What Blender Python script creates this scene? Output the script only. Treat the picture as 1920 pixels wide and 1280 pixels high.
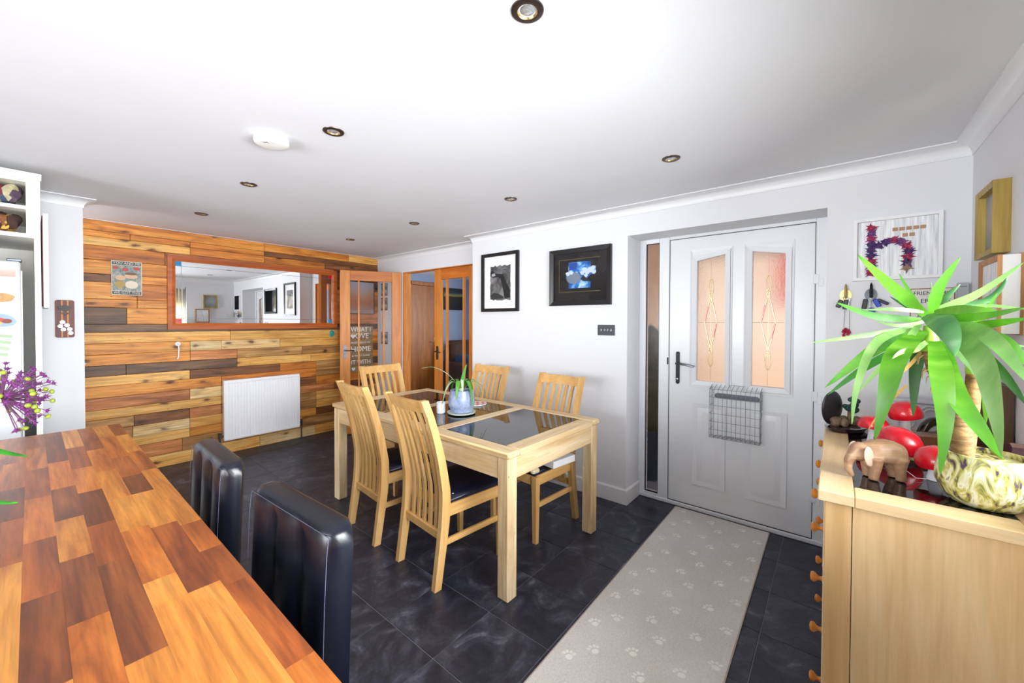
import bpy, bmesh, math, random
from math import sin, cos, pi, radians, sqrt
from mathutils import Vector, Matrix
random.seed(7)
for o in list(bpy.data.objects): bpy.data.objects.remove(o, do_unlink=True)
SC = bpy.context.scene
COL = SC.collection

# ---------------------------------------------------------------- camera
CAMH = 1.42
F_PX, YAW, PIT, ROLL = 740.25, 0.6872, 0.0148, 0.0035
_fh = Vector((cos(YAW), sin(YAW), 0)); _rt = Vector((sin(YAW), -cos(YAW), 0)); _u = Vector((0, 0, 1))
_fw = _fh * cos(PIT) - _u * sin(PIT); _up = _fh * sin(PIT) + _u * cos(PIT)
_r2 = _rt * cos(ROLL) + _up * sin(ROLL); _u2 = _up * cos(ROLL) - _rt * sin(ROLL)
cd = bpy.data.cameras.new('camera'); cam = bpy.data.objects.new('camera', cd); COL.objects.link(cam)
cd.sensor_fit = 'HORIZONTAL'; cd.sensor_width = 36.0; cd.lens = F_PX / 1920 * 36.0
cd.shift_y = -26.0 / 1920; cd.clip_start = 0.02
m = Matrix.Identity(4)
for i in range(3):
    m[i][0] = _r2[i]; m[i][1] = _u2[i]; m[i][2] = -_fw[i]
m[0][3], m[1][3], m[2][3] = 0, 0, CAMH
cam.matrix_world = m
SC.camera = cam

# ---------------------------------------------------------------- world, daylight, exposure
w = bpy.data.worlds.new('sky'); SC.world = w; w.use_nodes = True
nt = w.node_tree; nt.nodes.clear()
sky = nt.nodes.new('ShaderNodeTexSky'); sky.sky_type = 'NISHITA'; sky.sun_disc = False
sky.sun_elevation = radians(48); sky.sun_rotation = radians(200); sky.air_density = 1.0; sky.dust_density = 2.0
bg = nt.nodes.new('ShaderNodeBackground'); bg.inputs[1].default_value = 0.22
wo = nt.nodes.new('ShaderNodeOutputWorld')
nt.links.new(sky.outputs[0], bg.inputs[0]); nt.links.new(bg.outputs[0], wo.inputs[0])

def area(name, loc, direction, sx, sy, power, color):
    l = bpy.data.lights.new(name, 'AREA'); l.shape = 'RECTANGLE'; l.size = sx; l.size_y = sy
    l.energy = power; l.color = color
    o = bpy.data.objects.new(name, l); COL.objects.link(o)
    o.location = loc; o.rotation_euler = Vector(direction).to_track_quat('-Z', 'Y').to_euler()
    return o
# daylight entering through the window beside the sideboard, the patio doors behind, the kitchen window and the hall window
area('daylight_window', (0.765, -0.70, 1.36), (0, 1, 0.0), 2.6, 0.72, 84, (0.93, 0.97, 1.0)).data.spread = radians(100)
area('daylight_patio', (-3.32, 1.7, 1.08), (1, 0, 0.0), 2.9, 2.0, 98, (0.94, 0.97, 1.0)).data.spread = radians(98)
area('daylight_kitchen', (-1.7, -0.70, 1.35), (0, 1, 0.05), 1.7, 1.6, 30, (0.94, 0.97, 1.0)).data.spread = radians(110)
area('daylight_hall', (6.05, 3.6, 1.5), (-1, 0, 0.0), 1.2, 1.2, 75, (0.95, 0.97, 1.0))
area('added_back_fill', (-.95, 4.73, 1.25), (1, 0.0, 0.1), 0.55, 1.8, 20, (0.95, 0.97, 1.0))  # added fill lamp, unseen behind the stub, to brighten the back of the room
sl = bpy.data.lights.new('sun', 'SUN'); sl.energy = 2.6; sl.angle = radians(0.6); sl.color = (1.0, 0.93, 0.82)
so = bpy.data.objects.new('sun', sl); COL.objects.link(so)
so.rotation_euler = Vector((0.6, -0.45, -0.9)).to_track_quat('-Z', 'Y').to_euler()
SC.view_settings.view_transform = 'Standard'; SC.view_settings.look = 'None'
SC.view_settings.gamma = 1.0; SC.view_settings.use_curve_mapping = False
SC.view_settings.exposure = 0.06

# ---------------------------------------------------------------- colour and material helpers
def S(r, g, b):
    f = lambda c: (c / 255 / 12.92) if c / 255 <= 0.04045 else ((c / 255 + 0.055) / 1.055) ** 2.4
    return (f(r), f(g), f(b), 1.0)
def newmat(name):
    mt = bpy.data.materials.new(name); mt.use_nodes = True
    n = mt.node_tree.nodes; n.clear()
    out = n.new('ShaderNodeOutputMaterial'); b = n.new('ShaderNodeBsdfPrincipled')
    mt.node_tree.links.new(b.outputs[0], out.inputs[0])
    return mt, mt.node_tree, b
def ramp(t, stops, interp='LINEAR'):
    r = t.nodes.new('ShaderNodeValToRGB'); r.color_ramp.interpolation = interp
    e = r.color_ramp.elements
    while len(e) < len(stops): e.new(0.5)
    for k, (p, c) in enumerate(stops):
        e[k].position = p; e[k].color = c if len(c) == 4 else (*c, 1)
    return r
def coords(t, scale=(1, 1, 1), rnd=True, kind='Object'):
    tc = t.nodes.new('ShaderNodeTexCoord'); mp = t.nodes.new('ShaderNodeMapping')
    mp.inputs['Scale'].default_value = scale
    if rnd:
        oi = t.nodes.new('ShaderNodeObjectInfo'); va = t.nodes.new('ShaderNodeVectorMath'); va.operation = 'MULTIPLY_ADD'
        va.inputs[1].default_value = (31.7, 17.3, 23.9)
        cx = t.nodes.new('ShaderNodeCombineXYZ')
        for k in range(3): t.links.new(oi.outputs['Random'], cx.inputs[k])
        t.links.new(cx.outputs[0], va.inputs[0]); t.links.new(tc.outputs[kind], va.inputs[2])
        t.links.new(va.outputs[0], mp.inputs[0])
    else:
        t.links.new(tc.outputs[kind], mp.inputs[0])
    return mp
def noise(t, vec, scale, detail=4, rough=0.55, dist=0.0):
    n = t.nodes.new('ShaderNodeTexNoise'); n.inputs['Scale'].default_value = scale
    n.inputs['Detail'].default_value = detail; n.inputs['Roughness'].default_value = rough
    n.inputs['Distortion'].default_value = dist; t.links.new(vec.outputs[0], n.inputs['Vector'])
    return n
def mixc(t, a, b, fac, mode='MIX'):
    mx = t.nodes.new('ShaderNodeMix'); mx.data_type = 'RGBA'; mx.blend_type = mode
    for sock, val in ((0, fac), (6, a), (7, b)):
        if hasattr(val, 'links') or isinstance(val, bpy.types.NodeSocket): t.links.new(val, mx.inputs[sock])
        else: mx.inputs[sock].default_value = val
    return mx.outputs[2]
def bump(t, b, height, strength=0.1, dist=0.01):
    bp = t.nodes.new('ShaderNodeBump'); bp.inputs['Strength'].default_value = strength; bp.inputs['Distance'].default_value = dist
    t.links.new(height, bp.inputs['Height']); t.links.new(bp.outputs[0], b.inputs['Normal'])
def plain(name, col, rough=0.5, metal=0.0, var=0.06, scale=6.0, bmp=0.0, coat=0.0, spec=0.5):
    mt, t, b = newmat(name)
    n = noise(t, coords(t), scale, 3)
    c0 = tuple(max(0, x * (1 - var)) for x in col[:3]) + (1,); c1 = tuple(min(1, x * (1 + var)) for x in col[:3]) + (1,)
    r = ramp(t, [(0.3, c0), (0.7, c1)]); t.links.new(n.outputs[0], r.inputs[0]); t.links.new(r.outputs[0], b.inputs['Base Color'])
    b.inputs['Roughness'].default_value = rough; b.inputs['Metallic'].default_value = metal
    b.inputs['Coat Weight'].default_value = coat; b.inputs['Specular IOR Level'].default_value = spec
    if bmp: bump(t, b, noise(t, coords(t), scale * 14, 4).outputs[0], bmp, 0.003)
    return mt
def wood(name, dark, mid, light, axis=0, freq=1.0, knots=0.0, rough=0.45, var=0.25, coat=0.0, streak=0.25):
    mt, t, b = newmat(name)
    sc = [11.0 * freq] * 3; sc[axis] = 1.1 * freq
    mp = coords(t, tuple(sc))
    n1 = noise(t, mp, 1.0, 5, 0.6, 0.9)
    r1 = ramp(t, [(0.28, dark), (0.5, mid), (0.72, light)]); t.links.new(n1.outputs[0], r1.inputs[0])
    sc2 = [70.0 * freq] * 3; sc2[axis] = 3.0 * freq
    n2 = noise(t, coords(t, tuple(sc2)), 1.0, 3, 0.6, 0.3)
    r2 = ramp(t, [(0.3, (1 - streak,) * 3 + (1,)), (0.65, (1.05, 1.05, 1.05, 1))]); t.links.new(n2.outputs[0], r2.inputs[0])
    c = mixc(t, r1.outputs[0], r2.outputs[0], 1.0, 'MULTIPLY')
    if knots:
        sc3 = [9.0] * 3; sc3[axis] = 4.2
        mp3 = coords(t, tuple(sc3)); nd = noise(t, mp3, 2.2, 2)
        va = t.nodes.new('ShaderNodeVectorMath'); va.operation = 'MULTIPLY_ADD'; va.inputs[1].default_value = (0.35, 0.35, 0.35)
        t.links.new(nd.outputs['Color'], va.inputs[0]); t.links.new(mp3.outputs[0], va.inputs[2])
        vo = t.nodes.new('ShaderNodeTexVoronoi'); vo.inputs['Scale'].default_value = 1.0; t.links.new(va.outputs[0], vo.inputs['Vector'])
        rk = ramp(t, [(0.05, (1, 1, 1, 1)), (0.11, (0.8, 0.8, 0.8, 1)), (0.17, (0.25, 0.25, 0.25, 1)), (0.30, (0, 0, 0, 1))]); t.links.new(vo.outputs['Distance'], rk.inputs[0])
        gt = t.nodes.new('ShaderNodeMath'); gt.operation = 'MULTIPLY'; gt.inputs[1].default_value = knots
        t.links.new(rk.outputs[0], gt.inputs[0])
        c = mixc(t, c, (dark[0] * 0.22, dark[1] * 0.16, dark[2] * 0.14, 1), gt.outputs[0])
        sc4 = [34.0] * 3; sc4[axis] = 13.0
        v4 = t.nodes.new('ShaderNodeTexVoronoi'); v4.inputs['Scale'].default_value = 1.0; t.links.new(coords(t, tuple(sc4)).outputs[0], v4.inputs['Vector'])
        r4 = ramp(t, [(0.05, (1, 1, 1, 1)), (0.13, (0, 0, 0, 1))]); t.links.new(v4.outputs['Distance'], r4.inputs[0])
        r5 = ramp(t, [(0.52, (0, 0, 0, 1)), (0.6, (1, 1, 1, 1))]); t.links.new(noise(t, coords(t, (3, 3, 3)), 1.3, 2).outputs[0], r5.inputs[0])
        c = mixc(t, c, (dark[0] * 0.3, dark[1] * 0.22, dark[2] * 0.2, 1), mixc(t, r4.outputs[0], r5.outputs[0], 1.0, 'MULTIPLY'))
    oi = t.nodes.new('ShaderNodeObjectInfo'); hs = t.nodes.new('ShaderNodeHueSaturation')
    mr = t.nodes.new('ShaderNodeMapRange'); mr.inputs[3].default_value = 1 - var; mr.inputs[4].default_value = 1 + var * 0.6
    t.links.new(oi.outputs['Random'], mr.inputs[0]); t.links.new(mr.outputs[0], hs.inputs['Value']); t.links.new(c, hs.inputs['Color'])
    t.links.new(hs.outputs[0], b.inputs['Base Color'])
    b.inputs['Roughness'].default_value = rough; b.inputs['Coat Weight'].default_value = coat; b.inputs['Coat Roughness'].default_value = 0.15
    bump(t, b, n2.outputs[0], 0.12, 0.002)
    return mt
def thin_glass(name, tint=(1, 1, 1, 1), refl=0.09):
    mt = bpy.data.materials.new(name); mt.use_nodes = True; t = mt.node_tree; t.nodes.clear()
    out = t.nodes.new('ShaderNodeOutputMaterial'); tr = t.nodes.new('ShaderNodeBsdfTransparent'); gl = t.nodes.new('ShaderNodeBsdfGlossy')
    tr.inputs[0].default_value = tint; gl.inputs['Roughness'].default_value = 0.02
    mx = t.nodes.new('ShaderNodeMixShader'); fr = t.nodes.new('ShaderNodeFresnel'); fr.inputs[0].default_value = 0.97 + refl
    t.links.new(fr.outputs[0], mx.inputs[0]); t.links.new(tr.outputs[0], mx.inputs[1]); t.links.new(gl.outputs[0], mx.inputs[2]); t.links.new(mx.outputs[0], out.inputs[0])
    return mt

M = {}
M['wall'] = plain('painted_plaster', S(226, 227, 231), 0.85, var=0.012, scale=3, bmp=0.04)
M['ceiling'] = plain('ceiling_paint', S(228, 229, 233), 0.9, var=0.02, scale=2, bmp=0.04)
M['white'] = plain('white_gloss', S(232, 233, 236), 0.4, var=0.01)
M['upvc'] = plain('white_upvc', S(228, 230, 234), 0.28, var=0.015, scale=4)
M['cream'] = plain('cream_laminate', S(222, 220, 211), 0.45, var=0.01)
M['rad'] = plain('radiator_enamel', S(248, 248, 250), 0.3, var=0.01)
M['grey_hall'] = plain('hall_paint', S(150, 165, 190), 0.85, var=0.02)
M['chrome'] = plain('chrome', S(190, 192, 198), 0.18, 1.0, 0.03)
M['pewter'] = plain('pewter', S(96, 98, 104), 0.35, 1.0, 0.1, 30)
M['black_metal'] = plain('black_metal', S(34, 36, 42), 0.4, 0.6, 0.1)
M['bronze'] = plain('antique_bronze', S(98, 84, 78), 0.32, 0.85, 0.12, 30)
M['brass'] = plain('aged_brass', S(205, 180, 120), 0.3, 1.0, 0.06)
M['black'] = plain('black_lacquer', S(22, 21, 24), 0.35, var=0.1)
M['black_matt'] = plain('black_mount', S(34, 31, 32), 0.12, var=0.1)
M['leather'] = plain('black_leather_sky_tint', S(11, 14, 25), 0.30, var=0.2, scale=9, bmp=0.05, spec=0.5)  # black leather; blue in the base colour stands in for sky sheen
M['stitch'] = plain('grey_thread', S(74, 76, 96), 0.6)
M['seatpad'] = plain('blue_black_seat_vinyl', S(14, 17, 36), 0.38, var=0.2, scale=7, bmp=0.05)
M['black_glass'] = plain('black_glass', S(12, 13, 18), 0.03, var=0.0)
M['foam'] = plain('torn_foam', S(228, 216, 178), 0.9, var=0.12, scale=60, bmp=0.6)
M['paper'] = plain('white_card', S(236, 236, 238), 0.6, var=0.01)
M['lens'] = plain('lamp_lens', S(200, 204, 206), 0.15, 0.6, 0.12, 40)
M['smoke'] = plain('alarm_plastic', S(240, 240, 236), 0.5, var=0.01)
M['grout'] = plain('tile_grout', S(124, 122, 132), 0.8, var=0.1)
M['clear'] = thin_glass('clear_glass')
# slate floor tile
def slate():
    mt, t, b = newmat('slate_floor_tile')
    mp = coords(t, (1, 1, 1)); n1 = noise(t, mp, 5.0, 8, 0.62, 1.6); n2 = noise(t, mp, 30.0, 8, 0.75, 1.2)
    r = ramp(t, [(0.30, S(26, 29, 42)), (0.48, S(40, 43, 58)), (0.60, S(60, 63, 78)), (0.72, S(104, 106, 120))]); t.links.new(n1.outputs[0], r.inputs[0])  # slate tones with a blue tint standing in for reflected sky
    r2 = ramp(t, [(0.35, (0.62, 0.62, 0.65, 1)), (0.68, (1.25, 1.25, 1.25, 1))]); t.links.new(n2.outputs[0], r2.inputs[0])
    t.links.new(mixc(t, r.outputs[0], r2.outputs[0], 1.0, 'MULTIPLY'), b.inputs['Base Color'])
    b.inputs['Roughness'].default_value = 0.42; b.inputs['Specular IOR Level'].default_value = 0.5
    bump(t, b, n1.outputs[0], 0.18, 0.004)
    return mt
M['slate'] = slate()
# reclaimed wall planks: one material for each kind of timber
PL = {
 'O': ((178, 98, 28), (232, 150, 54), (248, 182, 88)),
 'Y': ((206, 134, 54), (240, 178, 88), (252, 206, 126)),
 'P': ((206, 154, 88), (238, 200, 136), (250, 222, 170)),
 'M': ((156, 82, 24), (214, 126, 38), (238, 156, 60)),
 'R': ((134, 72, 30), (206, 126, 64), (234, 164, 98)),
 'B': ((74, 42, 18), (134, 80, 36), (180, 114, 58)),
 'D': ((58, 40, 26), (102, 70, 44), (146, 104, 68)),
 'G': ((122, 80, 38), (182, 130, 66), (216, 168, 104))}
for k, (a, b_, c_) in PL.items():
    M['plank' + k] = wood('reclaimed_plank_' + {'O':'orange','Y':'honey','P':'pale','M':'amber','R':'russet','B':'brown','D':'dark','G':'tan'}[k], S(*a), S(*b_), S(*c_), 0, 1.35, 1.0, 0.5, 0.14, streak=0.42)
M['backing'] = plain('dark_batten', S(50, 30, 16), 0.8)
SV = {'a': ((128, 58, 12), (186, 100, 28), (212, 130, 46)), 'b': ((98, 42, 10), (152, 74, 20), (186, 102, 36)),
      'c': ((70, 32, 10), (120, 58, 18), (158, 86, 32)), 'd': ((160, 86, 24), (204, 128, 46), (224, 156, 70))}
for k, (a, b_, c_) in SV.items():
    M['stave' + k] = wood('walnut_stave_' + {'a':'amber','b':'brown','c':'dark','d':'pale'}[k], S(*a), S(*b_), S(*c_), 1, 1.6, 0.0, 0.38, 0.12, coat=0.1, streak=0.36)
M['oak'] = wood('golden_oak', S(186, 108, 34), S(208, 128, 48), S(222, 148, 66), 2, 1.4, 0, 0.42, 0.05, streak=0.14)
M['oak_rail'] = wood('golden_oak_rail', S(176, 92, 22), S(200, 112, 34), S(214, 132, 52), 0, 1.4, 0, 0.42, 0.05, streak=0.14)
M['oak_dark'] = wood('hall_oak', S(140, 78, 22), S(166, 98, 34), S(186, 116, 48), 2, 1.2, 0, 0.45, 0.05, streak=0.2)
M['frame_wood'] = wood('mahogany_stained_frame', S(148, 68, 18), S(182, 90, 26), S(202, 110, 38), 0, 1.2, 0, 0.35, 0.04, streak=0.15)
M['birch'] = wood('lacquered_rubberwood', S(196, 148, 84), S(214, 168, 104), S(228, 188, 130), 2, 1.0, 0, 0.42, 0.10, streak=0.10)
M['birch_h'] = wood('lacquered_rubberwood_rail', S(196, 146, 80), S(214, 166, 100), S(228, 186, 126), 0, 1.0, 0, 0.42, 0.10, streak=0.10)
M['table'] = wood('worn_pale_table_wood', S(196, 158, 106), S(222, 192, 146), S(236, 214, 176), 1, 1.0, 0.0, 0.45, 0.06, streak=0.16)
M['table_leg'] = wood('worn_pale_table_leg', S(188, 148, 98), S(222, 194, 150), S(238, 220, 186), 2, 1.0, 0.15, 0.5, 0.06, streak=0.2)
M['chest'] = wood('pale_beech_veneer', S(214, 168, 108), S(228, 188, 132), S(238, 206, 154), 2, 0.8, 0, 0.42, 0.03, streak=0.08)
M['chest_top'] = wood('pale_beech_top', S(218, 184, 134), S(232, 202, 156), S(242, 218, 180), 0, 0.8, 0, 0.4, 0.03, streak=0.08)
M["knob"] = plain("turned_amber_knob", S(206, 128, 48), 0.3, var=0.1, scale=20, coat=0.4)
M['mirror'] = plain('mirror_silver', (0.93, 0.94, 0.95, 1), 0.005, 1.0, 0.0)
M['lead'] = plain('lead_strip', S(92, 100, 120), 0.35, 0.5)
M['blue_glass'] = plain('blue_glass_square', S(40, 140, 196), 0.1); M['red_glass'] = plain('red_glass_square', S(196, 20, 50), 0.1)

# ---------------------------------------------------------------- mesh helpers
class MB:
    def __init__(s): s.v = []; s.f = []
    def add(s, vs, fs, T=None):
        n = len(s.v)
        for p in vs:
            p = Vector(p); s.v.append(tuple(T @ p) if T is not None else tuple(p))
        s.f += [tuple(i + n for i in f) for f in fs]
        return s
    def box(s, x0, x1, y0, y1, z0, z1, b=0.0, T=None):
        x0, x1 = min(x0, x1), max(x0, x1); y0, y1 = min(y0, y1), max(y0, y1); z0, z1 = min(z0, z1), max(z0, z1)
        b = min(b, (x1 - x0) * .49, (y1 - y0) * .49, (z1 - z0) * .49)
        if b <= 0:
            vs = [(x, y, z) for x in (x0, x1) for y in (y0, y1) for z in (z0, z1)]
            fs = [(0, 1, 3, 2), (4, 6, 7, 5), (0, 4, 5, 1), (2, 3, 7, 6), (0, 2, 6, 4), (1, 5, 7, 3)]
            return s.add(vs, fs, T)
        vs = []; ids = {}
        L = ((x0, x1), (y0, y1), (z0, z1))
        for i in (0, 1):
            for j in (0, 1):
                for k in (0, 1):
                    for a in range(3):
                        c = [L[0][i], L[1][j], L[2][k]]
                        for q, e in ((0, i), (1, j), (2, k)):
                            if q != a: c[q] += b if e == 0 else -b
                        ids[(i, j, k, a)] = len(vs); vs.append(tuple(c))
        fs = []
        I = lambda i, j, k, a: ids[(i, j, k, a)]
        for e in (0, 1):
            fs.append([I(e, 0, 0, 0), I(e, 1, 0, 0), I(e, 1, 1, 0), I(e, 0, 1, 0)])
            fs.append([I(0, e, 0, 1), I(1, e, 0, 1), I(1, e, 1, 1), I(0, e, 1, 1)])
            fs.append([I(0, 0, e, 2), I(1, 0, e, 2), I(1, 1, e, 2), I(0, 1, e, 2)])
        for p in (0, 1):
            for q in (0, 1):
                fs.append([I(p, q, 0, 0), I(p, q, 1, 0), I(p, q, 1, 1), I(p, q, 0, 1)])
                fs.append([I(p, 0, q, 0), I(p, 1, q, 0), I(p, 1, q, 2), I(p, 0, q, 2)])
                fs.append([I(0, p, q, 1), I(1, p, q, 1), I(1, p, q, 2), I(0, p, q, 2)])
        for i in (0, 1):
            for j in (0, 1):
                for k in (0, 1): fs.append([I(i, j, k, 0), I(i, j, k, 1), I(i, j, k, 2)])
        return s.add(vs, fs, T)
    def prism(s, poly, z0, z1, T=None):
        n = len(poly); vs = [(x, y, z0) for x, y in poly] + [(x, y, z1) for x, y in poly]
        fs = [tuple(range(n))[::-1], tuple(range(n, 2 * n))] + [(i, (i + 1) % n, n + (i + 1) % n, n + i) for i in range(n)]
        return s.add(vs, fs, T)
    def loft(s, rings, caps=True, T=None, closed=True):
        n = len(rings[0]); vs = [p for r in rings for p in r]; fs = []
        for a in range(len(rings) - 1):
            for i in range(n if closed else n - 1):
                j = (i + 1) % n; fs.append((a * n + i, a * n + j, (a + 1) * n + j, (a + 1) * n + i))
        if caps: fs += [tuple(range(n))[::-1], tuple((len(rings) - 1) * n + i for i in range(n))]
        return s.add(vs, fs, T)
    def lathe(s, prof, n=24, c=(0, 0, 0), T=None, caps=True):
        rings = [[(c[0] + r * cos(2 * pi * i / n), c[1] + r * sin(2 * pi * i / n), c[2] + z) for i in range(n)] for r, z in prof]
        return s.loft(rings, caps, T)
    def tube(s, pts, r, n=8, T=None, up=None):
        P = [Vector(p) for p in pts]; R = r if isinstance(r, (list, tuple)) else [r] * len(P)
        t0 = (P[1] - P[0]).normalized(); ref = Vector(up) if up else (Vector((0, 0, 1)) if abs(t0.z) < .9 else Vector((1, 0, 0)))
        a = t0.cross(ref).normalized(); rings = []
        for i, p in enumerate(P):
            t = (P[min(i + 1, len(P) - 1)] - P[max(i - 1, 0)]).normalized()
            a = (a - t * a.dot(t)).normalized(); b = t.cross(a)
            rings.append([tuple(p + (a * cos(2 * pi * k / n) + b * sin(2 * pi * k / n)) * R[i]) for k in range(n)])
        return s.loft(rings, True, T)
    def ball(s, c, r, nu=14, nv=8, T=None):
        r = r if isinstance(r, (list, tuple)) else (r, r, r)
        rings = []
        for j in range(nv + 1):
            th = pi * j / nv; th = min(max(th, 0.05), pi - 0.05)
            rings.append([(c[0] + r[0] * sin(th) * cos(2 * pi * i / nu), c[1] + r[1] * sin(th) * sin(2 * pi * i / nu), c[2] - r[2] * cos(th)) for i in range(nu)])
        return s.loft(rings, True, T)
    def ring(s, outer, inner, z0, z1, zi=None, T=None):
        """flat picture-frame style ring between two polygons with thickness"""
        n = len(outer); zi = z1 if zi is None else zi
        vs = [(x, y, z0) for x, y in outer] + [(x, y, z1) for x, y in outer] + [(x, y, zi) for x, y in inner] + [(x, y, z0) for x, y in inner]
        fs = []
        for i in range(n):
            j = (i + 1) % n
            fs += [(i, j, n + j, n + i), (n + i, n + j, 2 * n + j, 2 * n + i), (2 * n + i, 2 * n + j, 3 * n + j, 3 * n + i), (3 * n + i, 3 * n + j, j, i)]
        return s.add(vs, fs, T)
    def build(s, name, mat, parent=None, smooth=38, loc=None):
        me = bpy.data.meshes.new(name); v = s.v
        if loc is not None: v = [(p[0] - loc[0], p[1] - loc[1], p[2] - loc[2]) for p in v]
        me.from_pydata(v, [], s.f); 
        bm = bmesh.new(); bm.from_mesh(me); bmesh.ops.recalc_face_normals(bm, faces=bm.faces); bm.to_mesh(me); bm.free()
        if smooth:
            me.shade_smooth(); me.set_sharp_from_angle(angle=radians(smooth))
        me.materials.append(M[mat] if isinstance(mat, str) else mat)
        o = bpy.data.objects.new(name, me); COL.objects.link(o)
        if loc is not None: o.location = loc
        if parent is not None: o.parent = parent
        return o
def tag(o, label=None, cat=None, group=None, kind=None):
    if label: o['label'] = label
    if cat: o['category'] = cat
    if group: o['group'] = group
    if kind: o['kind'] = kind
    return o
def thing(name, label=None, cat=None, loc=(0, 0, 0), rz=0.0, group=None, kind=None, mat4=None):
    o = bpy.data.objects.new(name, None); COL.objects.link(o); o.empty_display_size = 0.05
    if mat4 is not None: o.matrix_world = mat4
    else: o.location = loc; o.rotation_euler = (0, 0, rz)
    return tag(o, label, cat, group, kind)
def struct(o): o['kind'] = 'structure'; return o
def share(src, loc, parent, rot=None, mat=None):
    c = src.copy(); COL.objects.link(c); c.location = loc; c.parent = parent
    if rot: c.rotation_euler = rot
    return c
def copy_tree(src, loc, rz, label):
    r = src.copy(); COL.objects.link(r); r.location = loc; r.rotation_euler = (0, 0, rz); r['label'] = label
    for ch in list(src.children):
        c = ch.copy(); COL.objects.link(c); c.parent = r
        for g in list(ch.children):
            d = g.copy(); COL.objects.link(d); d.parent = c
    return r
def basis(origin, xd, yd, zd):
    mm = Matrix.Identity(4)
    for i in range(3): mm[i][0] = xd[i]; mm[i][1] = yd[i]; mm[i][2] = zd[i]; mm[i][3] = origin[i]
    return mm
def on_right(y, z, x=2.928): return basis((x, y, z), (0, -1, 0), (0, 0, 1), (-1, 0, 0))   # wall with the front door
def on_back(x, z, y=5.032): return basis((x, y, z), (1, 0, 0), (0, 0, 1), (0, -1, 0))     # plank wall
def on_near(x, z, y=-0.509): return basis((x, y, z), (-1, 0, 0), (0, 0, 1), (0, 1, 0))    # window wall
def rect(x0, x1, y0, y1): return [(x0, y0), (x1, y0), (x1, y1), (x0, y1)]
def lettering(name, body, size, mat, parent, loc, extrude=0.0006, align='CENTER', sx=1.0, rot=None):
    cu = bpy.data.curves.new(name, 'FONT'); cu.body = body; cu.size = size; cu.extrude = extrude; cu.align_x = align; cu.align_y = 'CENTER'; cu.resolution_u = 2
    tmp = bpy.data.objects.new(name, cu); COL.objects.link(tmp)
    dg = bpy.context.evaluated_depsgraph_get(); dg.update()
    me = bpy.data.meshes.new_from_object(tmp.evaluated_get(dg)); bpy.data.objects.remove(tmp); bpy.data.curves.remove(cu)
    me.materials.clear(); me.materials.append(M[mat] if isinstance(mat, str) else mat)
    o = bpy.data.objects.new(name, me); COL.objects.link(o); o.parent = parent; o.location = loc; o.scale = (sx, 1, 1)
    if rot: o.rotation_euler = rot
    return o
def colmat(name, r, g, b, rough=0.6, **k):
    if name not in M: M[name] = plain(name, S(r, g, b), rough, **k)
    return name
# ================================================================ the room
XD, XA, YW, ZC, YR, XT = 2.928, 3.13, 5.038, 2.306, -0.509, 3.1745
XL, XO = -3.2, 3.23        # rear wall, outer face of the front-door wall
# ---- floor with separate tiles
floor = struct(MB().box(XL - .1, 6.2, YR - .1, 6.3, -0.12, -0.003).build('floor', 'grout'))
TS, TOX, TOY = 0.348, 1.0631, 1.6449
def tile_mesh(w, h):
    g = 0.0018
    return MB().box(-w / 2 + g, w / 2 - g, -h / 2 + g, h / 2 - g, -0.004, 0.0, 0.001)
tile0 = None
xs = [TOX + k * TS for k in range(-12, 7)]; ys = [TOY + k * TS for k in range(-7, 11)]
xs = [XL] + [x for x in xs if XL + .02 < x < 3.2] + [3.24]
ys = [YR] + [y for y in ys if YR + .02 < y < YW + .0] + [5.06]
cache = {}
for a in range(len(xs) - 1):
    for b in range(len(ys) - 1):
        w_, h_ = xs[a + 1] - xs[a], ys[b + 1] - ys[b]; key = (round(w_, 4), round(h_, 4))
        lc = ((xs[a] + xs[a + 1]) / 2, (ys[b] + ys[b + 1]) / 2, 0)
        if key not in cache:
            o = tile_mesh(w_, h_).build('tile', 'slate', floor, smooth=0); o.location = lc; cache[key] = o
        else:
            o = share(cache[key], lc, floor)
        o.rotation_euler = (0, 0, 0)
# ---- ceiling
ceil = struct(MB().box(XL - .1, 6.2, YR - .2, 6.3, ZC, ZC + 0.12).build('ceiling', 'ceiling'))
# ---- wall with the front door (X = 2.928), opening Y 0.046..1.25, Z 0..2.085
wr = MB()
wr.box(XD, XO, YR - .2, 0.046, 0, ZC); wr.box(XD, XO, 1.25, 2.937, 0, ZC); wr.box(XD, XO, 0.046, 1.25, 2.085, ZC)
struct(wr.build('wall_right', 'wall', smooth=0))
# ---- alcove wall (X = 3.13), opening for the glazed double doors
AO0, AO1, AOZ = 3.075, 4.435, 2.068
wa = MB(); wa.box(XA, XO, 2.937, AO0, 0, ZC); wa.box(XA, XO, AO1, YW + .1, 0, ZC); wa.box(XA, XO, AO0, AO1, AOZ, ZC)
struct(wa.build('wall_alcove', 'wall', smooth=0))
# ---- window wall (Y = -0.509)
wn = MB(); T0 = YR - .2
W1 = (-0.55, 2.08, 1.0, 2.12); W2 = (-2.55, -0.85, 0.55, 2.12)
wn.box(XL, W2[0], T0, YR, 0, ZC); wn.box(W2[1], W1[0], T0, YR, 0, ZC); wn.box(W1[1], XD, T0, YR, 0, ZC)
for q in (W1, W2): wn.box(q[0], q[1], T0, YR, 0, q[2]); wn.box(q[0], q[1], T0, YR, q[3], ZC)
struct(wn.build('wall_near', 'wall', smooth=0))
# ---- rear wall with patio opening
wl = MB(); P = (0.25, 3.15, 0.04, 2.1)
wl.box(XL - .12, XL, YR - .2, P[0], 0, ZC); wl.box(XL - .12, XL, P[1], YW + .1, 0, ZC); wl.box(XL - .12, XL, P[0], P[1], P[3], ZC); wl.box(XL - .12, XL, P[0], P[1], 0, P[2])
struct(wl.build('wall_rear', 'wall', smooth=0))
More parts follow.
